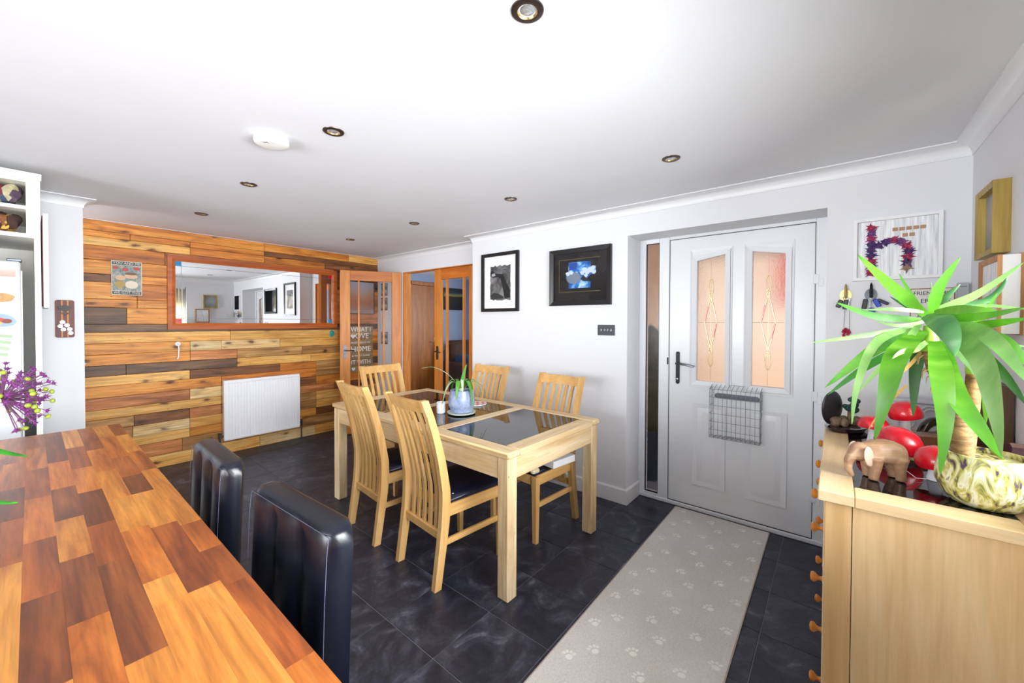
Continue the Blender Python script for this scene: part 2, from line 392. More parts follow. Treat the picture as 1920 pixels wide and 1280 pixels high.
# ---- plank wall
wb = struct(MB().box(XL, XA, 5.06, 5.16, 0, ZC).build('wall_back', 'backing', smooth=0))
ROWS = [(2.302, 2.212, 'O 1.69 O 2.7 Y'), (2.212, 2.157, 'O .587 M 1.024 M 1.69 B'), (2.157, 2.08, 'Y 1.024 M 1.69 M 2.38 B'),
 (2.08, 1.955, 'M .83 G 1.7 O 2.5 B'), (1.955, 1.832, 'O .47 O 1.5 G 2.5 B'), (1.832, 1.76, 'B .46 O 1.6 M 2.5 M'), (1.76, 1.61, 'O .63 M 1.7 O 2.5 R'),
 (1.61, 1.535, 'O .63 O 1.4 M 2.5 M'), (1.535, 1.385, 'D .56 O 1.3 M 2.5 R'), (1.385, 1.312, 'D 1.36 B 2.46 D'), (1.312, 1.212, 'Y 1.36 Y 2.55 M'),
 (1.212, 1.114, 'O 1.017 P 1.28 P 1.85 Y 2.55 M'), (1.114, 1.016, 'O 1.017 R 1.42 G 2.1 G 2.6 B'), (1.016, .922, 'D .55 D 1.42 Y 2.2 Y 2.6 M'),
 (.922, .832, 'Y 1.013 B 1.85 M 2.266 G 2.7 D'), (.832, .73, 'O 1.28 M 2.265 G 2.6 R'), (.73, .624, 'R 1.012 P 1.28 P 1.9 B 2.265 M'),
 (.624, .537, 'Y 1.279 Y 2.0 R 2.5 B'), (.537, .437, 'G .6 B 1.01 R 1.278 G 2.264 Y'), (.437, .336, 'G .591 P 1.009 Y 1.9 G 2.264 Y'),
 (.336, .246, 'Y 1.009 O 1.7 O 2.263 B'), (.246, .118, 'B .63 R .95 G 1.636 Y 2.1 G'), (.118, .0, 'Y 1.05 Y 1.636 P 2.25 Y 2.7 G')]
rp = random.Random(3)
for z1, z0, spec in ROWS:
    tk = spec.split(); x = -0.35; k = 0
    while k < len(tk):
        c = tk[k]; xe = float(tk[k + 1]) if k + 1 < len(tk) else XA
        dep = rp.uniform(-.0025, .004); g = .0012
        L, Hh = (xe - x) / 2 - g, (z1 - z0) / 2 - g
        o = MB().box(-L, L, 0, .026, -Hh, Hh, .0018).build('plank', 'plank' + c, wb, smooth=0)
        o.location = ((x + xe) / 2, YW - .001 - dep, (z0 + z1) / 2)
        x = xe; k += 2
# small patch of old turquoise paint left on one plank
tp = MB(); pr = random.Random(5)
tp.prism([(0.036 * cos(a) * pr.uniform(.6, 1.2), 0.05 * sin(a) * pr.uniform(.8, 1.05)) for a in [i * pi / 8 for i in range(16)]], 0, .0008, on_back(2.462, 1.258, YW - .006))
M['teal'] = plain('old_turquoise_paint', S(34, 150, 140), 0.6, var=.3, scale=40)
tp.build('paint_patch', 'teal', wb)
struct(MB().box(.248, XA, YW - .006, 5.06, 2.3025, ZC).build('trim_1', 'white'))
# ---- wall stub beside the fridge
struct(MB().box(-.9, .248, 4.27, 4.40, 0, ZC).build('wall_left', 'wall', smooth=0))
# ---- coving and skirting, swept along the walls with mitred corners
def sweep(path, prof, closed_prof=True):
    P = [Vector((p[0], p[1])) for p in path]; n = len(P); offs = []
    for i in range(n):
        d0 = (P[i] - P[i - 1]).normalized() if i else (P[1] - P[0]).normalized()
        d1 = (P[i + 1] - P[i]).normalized() if i < n - 1 else d0
        n0 = Vector((-d0.y, d0.x)); n1 = Vector((-d1.y, d1.x)); mm = (n0 + n1) / (1 + n0.dot(n1)); offs.append(mm)
    rings = [[(P[i].x + offs[i].x * o_, P[i].y + offs[i].y * o_, z) for o_, z in prof] for i in range(n)]
    return MB().loft(rings, True)
E_ = .066
cove = [(-.004, ZC + .004), (E_, ZC + .004), (E_, ZC - .006)] + [(E_ - (E_ - .006) * sin(t * pi / 2), ZC - .006 - (E_ - .012) * (1 - cos(t * pi / 2))) for t in [i / 7 for i in range(1, 8)]] + [(.006, ZC - E_), (-.004, ZC - E_)]
struct(sweep([(XL, YR), (XD, YR), (XD, 2.937), (XA, 2.937), (XA, 5.03)], cove).build('trim_2', 'white', smooth=50))
struct(sweep([(-.9, 4.27), (.248, 4.27), (.248, 4.40)][::-1] if False else [(.248, 4.40), (.248, 4.27), (-.9, 4.27)][::-1], [(-o_, z) for o_, z in cove]).build('trim_3', 'white', smooth=50))
skirt = [(-.004, 0), (.015, 0), (.015, .108), (.009, .118), (-.004, .118)]
struct(sweep([(3.168, 1.25), (XD, 1.25), (XD, 2.937), (XA, 2.937), (XA, 3.04)][::1], skirt).build('baseboard_right', 'white', smooth=30))
struct(sweep([(XL, YR), (XD, YR), (XD, .046)], skirt).build('baseboard_near', 'white', smooth=30))
# ---- hall and living room beyond the glazed doors
hw = MB(); YH = 6.1
hw.box(XO, 6.2, YH, YH + .1, 0, ZC); hw.box(6.1, 6.2, 4.4, YH, 0, ZC); hw.box(6.1, 6.2, 1.6, 2.9, 0, ZC); hw.box(6.1, 6.2, 2.9, 4.4, 0, .8); hw.box(6.1, 6.2, 2.9, 4.4, 2.15, ZC)
hw.box(XO, 6.2, 1.6, 1.72, 0, ZC); hw.box(XO - .0, XO + .02, YW + .1, YH, 0, ZC)
struct(hw.build('wall_hall', 'grey_hall', smooth=0))
# ================================================================ windows
def window(name, q, y0, y1, mull):
    r = thing(name, kind='structure', loc=(q[0], y0, q[2]))
    x0, x1, z0, z1 = 0, q[1] - q[0], 0, q[3] - q[2]; d = y1 - y0; f = .06
    fr = MB()
    for bx in ((x0, x0 + f, z0, z1), (x1 - f, x1, z0, z1), (x0 + f, x1 - f, z0, z0 + f), (x0 + f, x1 - f, z1 - f, z1)): fr.box(bx[0], bx[1], 0, d, bx[2], bx[3], .004)
    for k in range(1, mull): xm = x1 * k / mull; fr.box(xm - f / 2, xm + f / 2, 0, d, z0 + f, z1 - f, .004)
    fr.build('window_frame', 'upvc', r, smooth=0)
    for k in range(mull):
        a = x1 * k / mull + f * (.5 if k else 1); b = x1 * (k + 1) / mull - f * (.5 if k < mull - 1 else 1)
        MB().box(a, b, d / 2 - .002, d / 2 + .002, z0 + f, z1 - f).build('pane', 'clear', r, smooth=0)
    return r
window('window_1', W1, YR - .17, YR - .11, 3); window('window_2', W2, YR - .17, YR - .11, 2)
struct(MB().box(W1[0] - .03, W1[1] + .03, YR - .11, YR + .035, W1[2] - .025, W1[2], .004).build('trim_4', 'white'))
# vertical blind drawn to the end of the window, seen in the mirror
M['blind'] = plain('cream_blind_fabric', S(232, 222, 196), 0.8, var=.02)
bl = thing('vertical_blind', 'cream vertical blind gathered at the end of the window', 'blind', (1.9, YR - .05, W1[3]))
MB().box(-2.4, .16, -.02, .02, -.035, 0, .003).build('headrail', 'white', bl)
for k in range(5):
    a = radians(62); T = Matrix.Translation((-.12 + k * .055, 0, 0)) @ Matrix.Rotation(a, 4, 'Z')
    MB().box(-.042, .042, -.0012, .0012, -1.08, -.035, T=T).build('slat', 'blind', bl, smooth=0)
pr_ = thing('door_6', kind='structure', loc=(XL - .08, P[0], P[2]))
fr = MB(); Wd, Hd = P[1] - P[0], P[3] - P[2]
for y_ in (0, Wd / 2 - .04, Wd - .08): fr.box(0, .05, y_, y_ + .08, 0, Hd, .004)
fr.box(0, .05, 0, Wd, 0, .08, .004); fr.box(0, .05, 0, Wd, Hd - .08, Hd, .004)
fr.build('door_frame', 'upvc', pr_, smooth=0)
for y_ in (.08, Wd / 2 + .04): MB().box(.02, .025, y_, y_ + Wd / 2 - .12, .08, Hd - .08).build('pane', 'clear', pr_, smooth=0)

# ================================================================ front door with side light
fd = thing('door_1', kind='structure', loc=(XT, .65, 0)); fd_l = (XT, .65, 0)
def W(mb, name, mat, par, sm=30):            # world-space geometry under a translated parent
    L = par.matrix_world.translation if par.parent is None else None
    lx = par.location
    mb.v = [(p[0] - lx[0], p[1] - lx[1], p[2] - lx[2]) for p in mb.v]
    return mb.build(name, mat, par, smooth=sm)
fr = MB(); X0, X1 = XT - .004, XT + .06
fr.box(X0, X1, 1.197, 1.25, 0, 2.085, .004); fr.box(X0, X1, 1.012, 1.09, .0, 2.085, .004); fr.box(X0, X1, .046, .104, 0, 2.085, .004)
fr.box(X0, X1, 1.09, 1.197, 2.05, 2.085, .003); fr.box(X0, X1, .104, 1.012, 2.062, 2.085, .003); fr.box(X0 - .01, X1, .046, 1.25, 0, .028, .004)
fr.box(X0, X1, 1.09, 1.197, .028, .046, .003)
W(fr, 'door_frame', 'upvc', fd)
W(MB().box(X0 + .03, X1, .1, 1.016, .02, 2.07), 'rebate_gap', 'black', fd) if False else None
sd = MB()
for q in ((1.197, 1.193, .046, 2.05), (1.094, 1.09, .046, 2.05), (1.193, 1.094, .046, .05), (1.193, 1.094, 2.046, 2.05)): sd.box(X0 + .008, X0 + .03, q[0], q[1], q[2], q[3])
W(sd, 'gasket', 'black', fd)
def frosted(name, rough, tint):
    mt, t, b = newmat(name); b.inputs['Base Color'].default_value = tint; b.inputs['Transmission Weight'].default_value = 1.0
    b.inputs['Roughness'].default_value = rough; b.inputs['IOR'].default_value = 1.3
    n = noise(t, coords(t, rnd=False), 90, 2); bump(t, b, n.outputs[0], .5, .002)
    return mt
M['obscure'] = frosted('obscure_glass', .22, (.97, .97, .97, 1)); M['stipple'] = frosted('stippled_side_glass', .12, (.92, .94, .96, 1))
W(MB().box(X0 + .014, X0 + .022, 1.093, 1.194, .048, 2.048), 'side_pane', 'stipple', fd)
# leaf: slab pieces around the two slanted lights
lf = MB(); LX0, LX1 = XT + .004, XT + .05
TY = basis((0, 0, 0), (0, 1, 0), (0, 0, 1), (1, 0, 0))      # (u,v,d) -> (x=d, y=u, z=v)
def slab(poly, mb=lf, a=LX0, b=LX1): mb.prism(poly, a, b, TY)
G1 = dict(l=.81, r=.622, b=.985, tl=1.881, tr=1.913); G2 = dict(l=.452, r=.263, b=.98, tl=1.915, tr=1.882)
slab(rect(.108, 1.008, .033, .98)); slab(rect(G1['l'], 1.008, .98, 2.058)); slab(rect(G2['l'], G1['r'], .98, 2.058)); slab(rect(.108, G2['r'], .98, 2.058))
for g in (G1, G2): slab([(g['l'], g['tl']), (g['r'], g['tr']), (g['r'], 2.058), (g['l'], 2.058)])
leaf = W(lf, 'door_leaf', 'upvc', fd, 20)
def poly_g(g, e): return [(g['l'] + e, g['b'] - e), (g['r'] - e, g['b'] - e), (g['r'] - e, g['tr'] + e), (g['l'] + e, g['tl'] + e)]
for g in (G1, G2):
    mo = MB(); mo.ring(poly_g(g, .034), poly_g(g, .002), LX0, LX0 - .013, LX0 - .004, TY)
    top = 1.968; o_ = [(g['l'] + .048, g['b'] - .05), (g['r'] - .048, g['b'] - .05), (g['r'] - .048, top), (g['l'] + .048, top)]
    i_ = [(g['l'] + .036, g['b'] - .036), (g['r'] - .036, g['b'] - .036), (g['r'] - .036, max(g['tl'], g['tr']) + .035), (g['l'] + .036, max(g['tl'], g['tr']) + .035)]
    mo.ring(o_, i_, LX0, LX0 - .008, LX0 - .003, TY)
    W(mo, 'glazing_bead', 'upvc', fd, 20)
    W(MB().prism(poly_g(g, .002), LX0 + .012, LX0 + .02, TY), 'glass_panel', 'obscure', fd, 0)
    # bevelled glass motif
    M['bevel'] = M.get('bevel') or plain('bevelled_gold_glass', S(206, 176, 132), .2, .3, .05)
    M['bevel_red'] = M.get('bevel_red') or plain('bevelled_red_glass', S(206, 96, 84), .15, .1, .1)
    yc = (g['l'] + g['r']) / 2; zm = 1.42; dx = LX0 + .008
    mt_ = MB(); mt_.tube([(dx + .003, yc, g['b'] + .01), (dx + .003, yc, g['tl'] - .005)], .0012, 6); mt_.tube([(dx + .003, g['l'] - .004, zm), (dx + .003, g['r'] + .004, zm)], .0014, 6)
    mo2 = MB()
    for s_ in (-1, 1):
        for q in (-1, 1): mo2.tube([(dx, yc, zm + q * .19), (dx, yc + s_ * .018, zm + q * .12), (dx, yc + s_ * .042, zm)], [.0028, .0042, .0028], 6)
    for q in (-1, 1):
        for rr, hh, cz in ((.015, .062, .262), (.009, .03, .20)):
            mo2.tube([(dx, yc + rr * cos(a), zm + q * cz + hh * sin(a)) for a in [i * 2 * pi / 16 for i in range(17)]], .0030, 6)
    W(mt_, 'lead_line', 'bevel', fd); W(mo2, 'bevel_motif', 'bevel', fd)
    d2 = MB()
    d2.tube([(dx - .003, yc + .040, zm + .006), (dx - .003, yc + .017, zm + .12)], .0036, 6); d2.tube([(dx - .003, yc - .040, zm - .006), (dx - .003, yc - .018, zm - .11)], .0036, 6)
    W(d2, 'red_bevel', 'bevel_red', fd)
for (l, r_, b0, t0) in ((.827, .613, .2, .81), (.477, .247, .19, .815)):
    mo = MB(); c = .035
    def oct_(e): return [(l - e, b0 + e), (r_ + e, b0 + e), (r_ + e, t0 - e), (l - e, t0 - e)]
    mo.ring(oct_(-.004), oct_(.028), LX0, LX0 - .009, LX0 - .002, TY); mo.ring(oct_(.028), oct_(.062), LX0 - .001, LX0 - .002, LX0 - .009, TY)
    mo.prism(oct_(.062), LX0, LX0 - .009, TY)
    W(mo, 'raised_panel', 'upvc', fd, 20)
gp = MB(); 
for q in ((1.0115, 1.0082, .03, 2.061), (.1078, .1045, .03, 2.061)): gp.box(X0 + .004, X0 + .03, q[0], q[1], q[2], q[3])
gp.box(X0 + .004, X0 + .03, .1045, 1.0115, .0285, .0328); gp.box(X0 + .004, X0 + .03, .1045, 1.0115, 2.0585, 2.0618)
W(gp, 'draught_seal', 'black', fd, 0)
hd = MB(); stad = lambda cy, cz, hw, hh, n=8: [(cy + hw * cos(a), cz + (hh - hw) * (1 if k < n + 1 else -1) + hw * sin(a)) for k, a in enumerate([i * pi / n for i in range(n + 1)] + [pi + i * pi / n for i in range(n + 1)])]
hd.prism(stad(.943, 1.07, .0135, .125), LX0, LX0 - .009, TY); hp = W(hd, 'handle_plate', 'black_metal', fd)
MB().add(*(lambda mb: (mb.v, mb.f))(MB().tube([(p[0] - fd_l[0], p[1] - fd_l[1], p[2]) for p in [(LX0, .943, 1.105), (LX0 - .045, .943, 1.105), (LX0 - .052, .93, 1.106), (LX0 - .05, .86, 1.097), (LX0 - .048, .815, 1.089)]], [.009, .009, .009, .008, .007], 8))).build('lever', 'pewter', fd)
W(MB().lathe([(.0075, 0), (.0075, .006)], 12, T=basis((LX0 - .009, .943, .985), (0, 1, 0), (0, 0, 1), (-1, 0, 0))), 'key_cylinder', 'chrome', fd)
W(MB().box(X0 - .004, X0 + .01, 1.014, 1.024, 1.09, 1.145, .002), 'latch_keep', 'black_metal', fd)
for z_ in (1.68, .93, .28):
    hb = MB(); hb.box(LX0 - .014, LX0, .085, .117, z_ - .012, z_ + .05, .003); hb.box(LX0 - .012, LX0, .063, .092, z_ - .03, z_ + .022, .003)
    W(hb, 'hinge', 'upvc', fd)
lp = MB(); lp.prism([(.54 + (b_), a_) for a_, b_ in []] or [(.54 + x, .888 + y) for x, y in [(sg * (.122 + .0185 * cos(a)), .0185 * sin(a)) for sg in (1, -1) for a in ([-pi / 2 + i * pi / 8 for i in range(9)] if sg == 1 else [pi / 2 - i * pi / 8 for i in range(9)])]], LX0, LX0 - .012, TY)
W(lp, 'letter_plate', 'pewter', fd)
# wire letter basket hanging on the inside of the door
wb_ = thing('letter_basket', 'silver wire letter basket hanging below the panes of the front door', 'basket', (XT - .05, .54, .60))
BX0, BX1, BY0, BY1, BZ0, BZ1 = .05, -.045, -.155, .155, 0, .345
def wires(segs, name, r=.0017):
    mb = MB()
    for a, b in segs: mb.tube([a, b], r, 5)
    mb.build(name, 'chrome' if r < .0018 else 'pewter', wb_)
sg = [((BX1, BY0 + (BY1 - BY0) * k / 11, BZ0), (BX1, BY0 + (BY1 - BY0) * k / 11, BZ1)) for k in range(12)] + [((BX1 - .002, BY0, BZ0 + (BZ1 - BZ0) * k / 6), (BX1 - .002, BY1, BZ0 + (BZ1 - BZ0) * k / 6)) for k in range(7)]
M['wire'] = plain('galvanised_wire', S(128, 134, 142), .4, .6)
M['chrome_w'] = M['wire']
def wires(segs, name, r=.0015):
    mb = MB()
    for a, b in segs: mb.tube([a, b], r, 5)
    mb.build(name, 'wire', wb_)
wires(sg, 'front_grid')
for yy in (BY0, BY1):
    wires([((BX1 + (BX0 - BX1) * k / 3, yy, BZ0), (BX1 + (BX0 - BX1) * k / 3, yy, BZ1 + .025 * k / 3)) for k in range(4)] + [((BX0, yy, BZ0 + (BZ1 - BZ0) * k / 6), (BX1, yy, BZ0 + (BZ1 - BZ0) * k / 6)) for k in range(7)], 'side_grid')
wires([((BX0, BY0 + (BY1 - BY0) * k / 11, BZ0), (BX1, BY0 + (BY1 - BY0) * k / 11, BZ0)) for k in range(12)] + [((BX1 + (BX0 - BX1) * k / 3, BY0, BZ0), (BX1 + (BX0 - BX1) * k / 3, BY1, BZ0)) for k in range(4)], 'base_grid', .0018)
wires([((BX0, BY0, BZ1 + .025), (BX0, BY1, BZ1 + .025)), ((BX1, BY0, BZ1), (BX1, BY1, BZ1))] + [((BX0, BY0 + (BY1 - BY0) * k / 11, BZ1 + .025), (BX1, BY0 + (BY1 - BY0) * k / 11, BZ1)) for k in range(12)], 'top_rim', .0018)

# outside the front door: path, low brick wall, house opposite, parked red car
M['brick_far'] = plain('sunlit_brick', S(240, 206, 174), .9, var=.12, scale=8); M['paving'] = plain('paving', S(214, 204, 192), .9, var=.1)
struct(MB().box(3.24, 14, -8, 1.59, -.12, -.02).build('ground', 'paving', smooth=0))
struct(MB().box(XO + .02, 6.2, 1.56, 1.6, -.02, 2.6).build('wall_outside', 'brick_far', smooth=0))
hb = thing('house', 'sunlit brick house wall seen blurred through the front door glass', 'house', (8.0, -1, -.02))
MB().box(0, .3, -7, 6, 0, 4.6).build('brick_wall', 'brick_far', hb, smooth=0)
M['red_paint'] = plain('red_paint', S(214, 70, 56), .5)
MB().box(-.06, 0, .35, 1.75, 1.75, 2.75, .01).build('red_awning', 'red_paint', hb); MB().box(-.06, -.01, -2.2, -.8, 1.0, 2.1, .01).build('window_pane', 'paper', hb)
sh = thing('planter', 'dark planter standing outside beside the narrow side pane', 'planter', (3.62, 1.32, -.02))
M['planter'] = plain('dark_planter', S(44, 52, 70), .7); M['shrub'] = plain('shrub_leaves', S(70, 66, 38), .7, var=.5, scale=20)
MB().lathe([(.12, 0), (.17, .45), (.18, .47), (.15, .47), (.14, .4)], 20).build('tub', 'planter', sh); MB().ball((0, 0, .9), (.17, .17, .52), 12, 8).build('foliage', 'shrub', sh)
MB().box(-.12, .12, .0, .02, .3, .9, .01).build('trellis', 'planter', sh)

# ================================================================ glazed oak double doors
def glazed_leaf(name, width, hinge, ang, handle_side):
    """leaf in local frame: x along width from hinge, y thickness, z up"""
    r = thing(name, kind='structure', loc=(hinge[0], hinge[1], .008), rz=ang)
    h, t, s, tr, br = 2.045, .04, .118, .125, .22
    MB().box(0, s, -t / 2, t / 2, 0, h, .002).build('stile', 'oak', r); MB().box(width - s, width, -t / 2, t / 2, 0, h, .002).build('stile', 'oak', r)
    MB().box(s, width - s, -t / 2, t / 2, h - tr, h, .002).build('top_rail', 'oak_rail', r); MB().box(s, width - s, -t / 2, t / 2, 0, br, .002).build('bottom_rail', 'oak_rail', r)
    gi = width - 2 * s; b1, b2 = s + gi * .2, s + gi * .8; bw = .011
    for bx in (b1, b2): MB().box(bx - bw, bx + bw, -t * .45, t * .45, br, h - tr, .003).build('glazing_bar', 'oak', r)
    for a, b in ((s, b1 - bw), (b1 + bw, b2 - bw), (b2 + bw, width - s)): MB().box(a - .002, b + .002, -.002, .002, br - .002, h - tr + .002).build('pane', 'clear', r, smooth=0)
    hx = width - .058
    for sd_ in (-1, 1):
        T = basis((hx, sd_ * t / 2, 1.03), (1, 0, 0), (0, 0, 1), (0, sd_, 0))
        pl = MB().prism(stad(0, 0, .019, .085), 0, .006, T).build('handle_plate', 'pewter' if sd_ == handle_side or True else 'brass', r)
        MB().tube([T @ Vector(p) for p in [(0, .02, 0), (0, .02, .045), (-.015, .02, .052), (-.06, .018, .05), (-.105, .008, .048)]], [.008, .008, .008, .0065, .006], 8).build('lever', 'pewter', r)
    return r
import math as _m
h1 = (3.075, 4.40); e1 = (2.431, 4.757)
glazed_leaf('door_2', .735, h1, _m.atan2(e1[1] - h1[1], e1[0] - h1[0]), 1)
glazed_leaf('door_3', .72, (3.165, 3.095), radians(90), 1)
# oak lining and white architrave
ln = MB(); ln.box(XA - .004, XO + .004, AO1 - .022, AO1, 0, AOZ); ln.box(XA - .004, XO + .004, AO0, AO0 + .022, 0, AOZ); ln.box(XA - .004, XO + .004, AO0, AO1, AOZ - .012, AOZ)
struct(ln.build('trim_5', 'oak', smooth=0))
ar = MB(); ar.box(XA - .016, XA, AO1 - .004, AO1 + .06, 0, AOZ + .01, .003); ar.box(XA - .012, XA, AO0 + .0, AO1 + .06, AOZ - .004, AOZ + .012, .003)
struct(ar.build('trim_6', 'white', smooth=0))
# hall oak door
d4 = thing('door_4', kind='structure', loc=(4.46, YH - .03, 0))
MB().box(0, .60, 0, .04, .005, 2.1, .002).build('door_leaf', 'oak_dark', d4)
fm = MB(); fm.box(-.06, 0, -.012, .04, 0, 2.17, .003); fm.box(.60, .65, -.012, .04, 0, 2.17, .003); fm.box(-.06, .65, -.012, .04, 2.105, 2.17, .003); fm.build('door_frame', 'oak_dark', d4)
MB().prism(stad(0, 0, .019, .085), 0, .006, basis((.55, 0, 1.03), (1, 0, 0), (0, 0, 1), (0, -1, 0))).build('handle_plate', 'brass', d4)
MB().tube([(.55, 0, 1.03), (.55, -.045, 1.03), (.53, -.05, 1.03), (.44, -.048, 1.028)], .008, 8).build('lever', 'brass', d4)
# sofa and landscape picture in the living room beyond
M['sofa_brown'] = plain('brown_sofa_cloth', S(66, 42, 34), .8, var=.2); M['throw'] = plain('teal_blue_throw', S(44, 78, 112), .9, var=.2)
sf = thing('sofa', 'brown sofa with a blue throw seen through the glazed oak door', 'sofa', (5.54, 5.52, 0))
MB().box(-.43, .43, -.45, .40, .08, .42, .03).build('seat', 'sofa_brown', sf); MB().box(-.43, .43, .12, .42, .40, 1.05, .07).build('backrest', 'sofa_brown', sf)
for xx in (-.55, .41): MB().box(xx, xx + .13, -.45, .42, .05, .66, .05).build('arm', 'sofa_brown', sf)
MB().box(-.40, .38, -.48, .16, .40, .78, .05).build('throw', 'throw', sf)
for xx in (-.5, .44): MB().box(xx, xx + .06, -.4, -.34, 0, .08).build('foot', 'black', sf)
def picture(name, label, T, w_, h_, fw, depth, fmat, pmat, cat='picture', bevel=.004, group=None):
    r = thing(name, label, cat, mat4=T, group=group)
    MB().ring(rect(-w_ / 2, w_ / 2, -h_ / 2, h_ / 2), rect(-w_ / 2 + fw, w_ / 2 - fw, -h_ / 2 + fw, h_ / 2 - fw), 0, depth, depth - bevel).build('frame', fmat, r, smooth=20)
    MB().box(-w_ / 2 + fw - .002, w_ / 2 - fw + .002, -h_ / 2 + fw - .002, h_ / 2 - fw + .002, .001, depth * .45).build('print', pmat, r, smooth=0)
    return r
def banded(name, stops, scale=3, dist=.2):
    mt, t, b = newmat(name); tc = t.nodes.new('ShaderNodeTexCoord'); sx = t.nodes.new('ShaderNodeSeparateXYZ'); t.links.new(tc.outputs['Generated'], sx.inputs[0])
    mp = t.nodes.new('ShaderNodeMapping'); t.links.new(tc.outputs['Generated'], mp.inputs[0]); n = noise(t, mp, scale, 5)
    ma = t.nodes.new('ShaderNodeMath'); ma.operation = 'MULTIPLY_ADD'; ma.inputs[1].default_value = dist; t.links.new(n.outputs[0], ma.inputs[0])
    sb = t.nodes.new('ShaderNodeMath'); sb.operation = 'SUBTRACT'; sb.inputs[1].default_value = dist / 2; t.links.new(sx.outputs[1], sb.inputs[0]); t.links.new(sb.outputs[0], ma.inputs[2])
    r = ramp(t, stops); t.links.new(ma.outputs[0], r.inputs[0]); t.links.new(r.outputs[0], b.inputs['Base Color']); b.inputs['Roughness'].default_value = .35
    M[name] = mt; return name
banded('landscape_print', [(.0, S(20, 22, 24)), (.45, S(40, 38, 34)), (.6, S(30, 30, 34)), (.68, S(150, 140, 60)), (.78, S(70, 90, 90)), (.85, S(34, 44, 52)), (1, S(26, 32, 40))])
picture('landscape_picture', 'dark landscape picture in a black frame above the sofa', on_back(5.55, 1.88, YH - .001), .62, .44, .02, .02, 'black', 'landscape_print')
# door ajar behind the wall stub, only its lever shows
d5 = thing('door_5', kind='structure', loc=(.20, 4.415, .005))
MB().box(-.04, 0, 0, .62, 0, 2.0, .002).build('door_leaf', 'white', d5)
MB().tube([(0, .18, 1.08), (.05, .18, 1.08), (.058, .17, 1.08), (.062, .07, 1.078)], .008, 8).build('lever', 'pewter', d5)
MB().lathe([(.024, 0), (.024, .008), (.01, .01)], 16, T=basis((0, .18, 1.08), (0, 1, 0), (0, 0, 1), (1, 0, 0))).build('rose', 'pewter', d5)
# ================================================================ kitchen island with block worktop
IS = thing('kitchen_island', 'kitchen island with an oiled wooden block worktop in the foreground', 'kitchen island', (-.17, 1.45, 0))
MB().box(-.42, .03, -1.25, 1.22, .10, .862, .003).build('carcass', 'cream', IS, smooth=0)
MB().box(-.38, .0, -1.2, 1.17, 0, .10).build('plinth', 'cream', IS, smooth=0)
IX0, IX1, IY0, IY1, IZ = -.62, .279, .12, 2.79, .9
rs = random.Random(21)
cols = [IX1 - .043 - k * .0505 for k in range(17)]; cols = [IX1] + [c for c in cols if c > IX0 + .02] + [IX0]
last = ''
tl_s = ['b', 'a', 'c', 'a', 'd', 'b', 'a', 'd', 'b', 'a', 'c', 'd']
fixed = {0: [(.12, 'a'), (.46, 'a'), (.63, 'b'), (.92, 'b'), (1.1, 'a'), (1.28, 'd'), (1.5, 'd'), (1.85, 'a'), (2.15, 'd'), (2.5, 'b')],
         1: [(.12, 'd'), (.58, 'd'), (.95, 'b'), (1.32, 'd'), (1.62, 'c'), (1.82, 'b'), (2.1, 'a'), (2.5, 'd')],
         2: [(.12, 'd'), (.66, 'd'), (1.05, 'a'), (1.35, 'd'), (1.62, 'd'), (1.95, 'a'), (2.3, 'b')],
         3: [(.12, 'a'), (.5, 'd'), (.82, 'c'), (1.2, 'b'), (1.45, 'c'), (1.75, 'a'), (2.05, 'b'), (2.4, 'd')],
         4: [(.12, 'd'), (.5, 'a'), (1.0, 'c'), (1.28, 'd'), (1.55, 'c'), (1.85, 'a'), (2.2, 'c')],
         5: [(.12, 'd'), (.85, 'c'), (1.15, 'b'), (1.45, 'a'), (1.8, 'b'), (2.15, 'a'), (2.5, 'b')],
         6: [(.12, 'a'), (.9, 'd'), (1.35, 'b'), (1.65, 'c'), (1.95, 'a'), (2.3, 'b')]}
for ci in range(len(cols) - 1):
    x1, x0 = cols[ci], cols[ci + 1]
    if ci in fixed: seg = [(a, c) for a, c in fixed[ci]]
    else:
        y = IY0; seg = []
        while y < IY1 - .1: seg.append((y, rs.choice('aabbccd'))); y += rs.uniform(.22, .42)
    for k, (y0, c) in enumerate(seg):
        y1 = seg[k + 1][0] if k + 1 < len(seg) else IY1
        hx, hy = (x1 - x0) / 2 - .00005, (y1 - y0) / 2 - .00005
        o = MB().box(-hx, hx, -hy, hy, -.038, rs.uniform(-.0001, .0001), .0).build('stave', 'stave' + c, IS, smooth=0)
        o.location = ((x0 + x1) / 2 + .17, (y0 + y1) / 2 - 1.45, IZ)
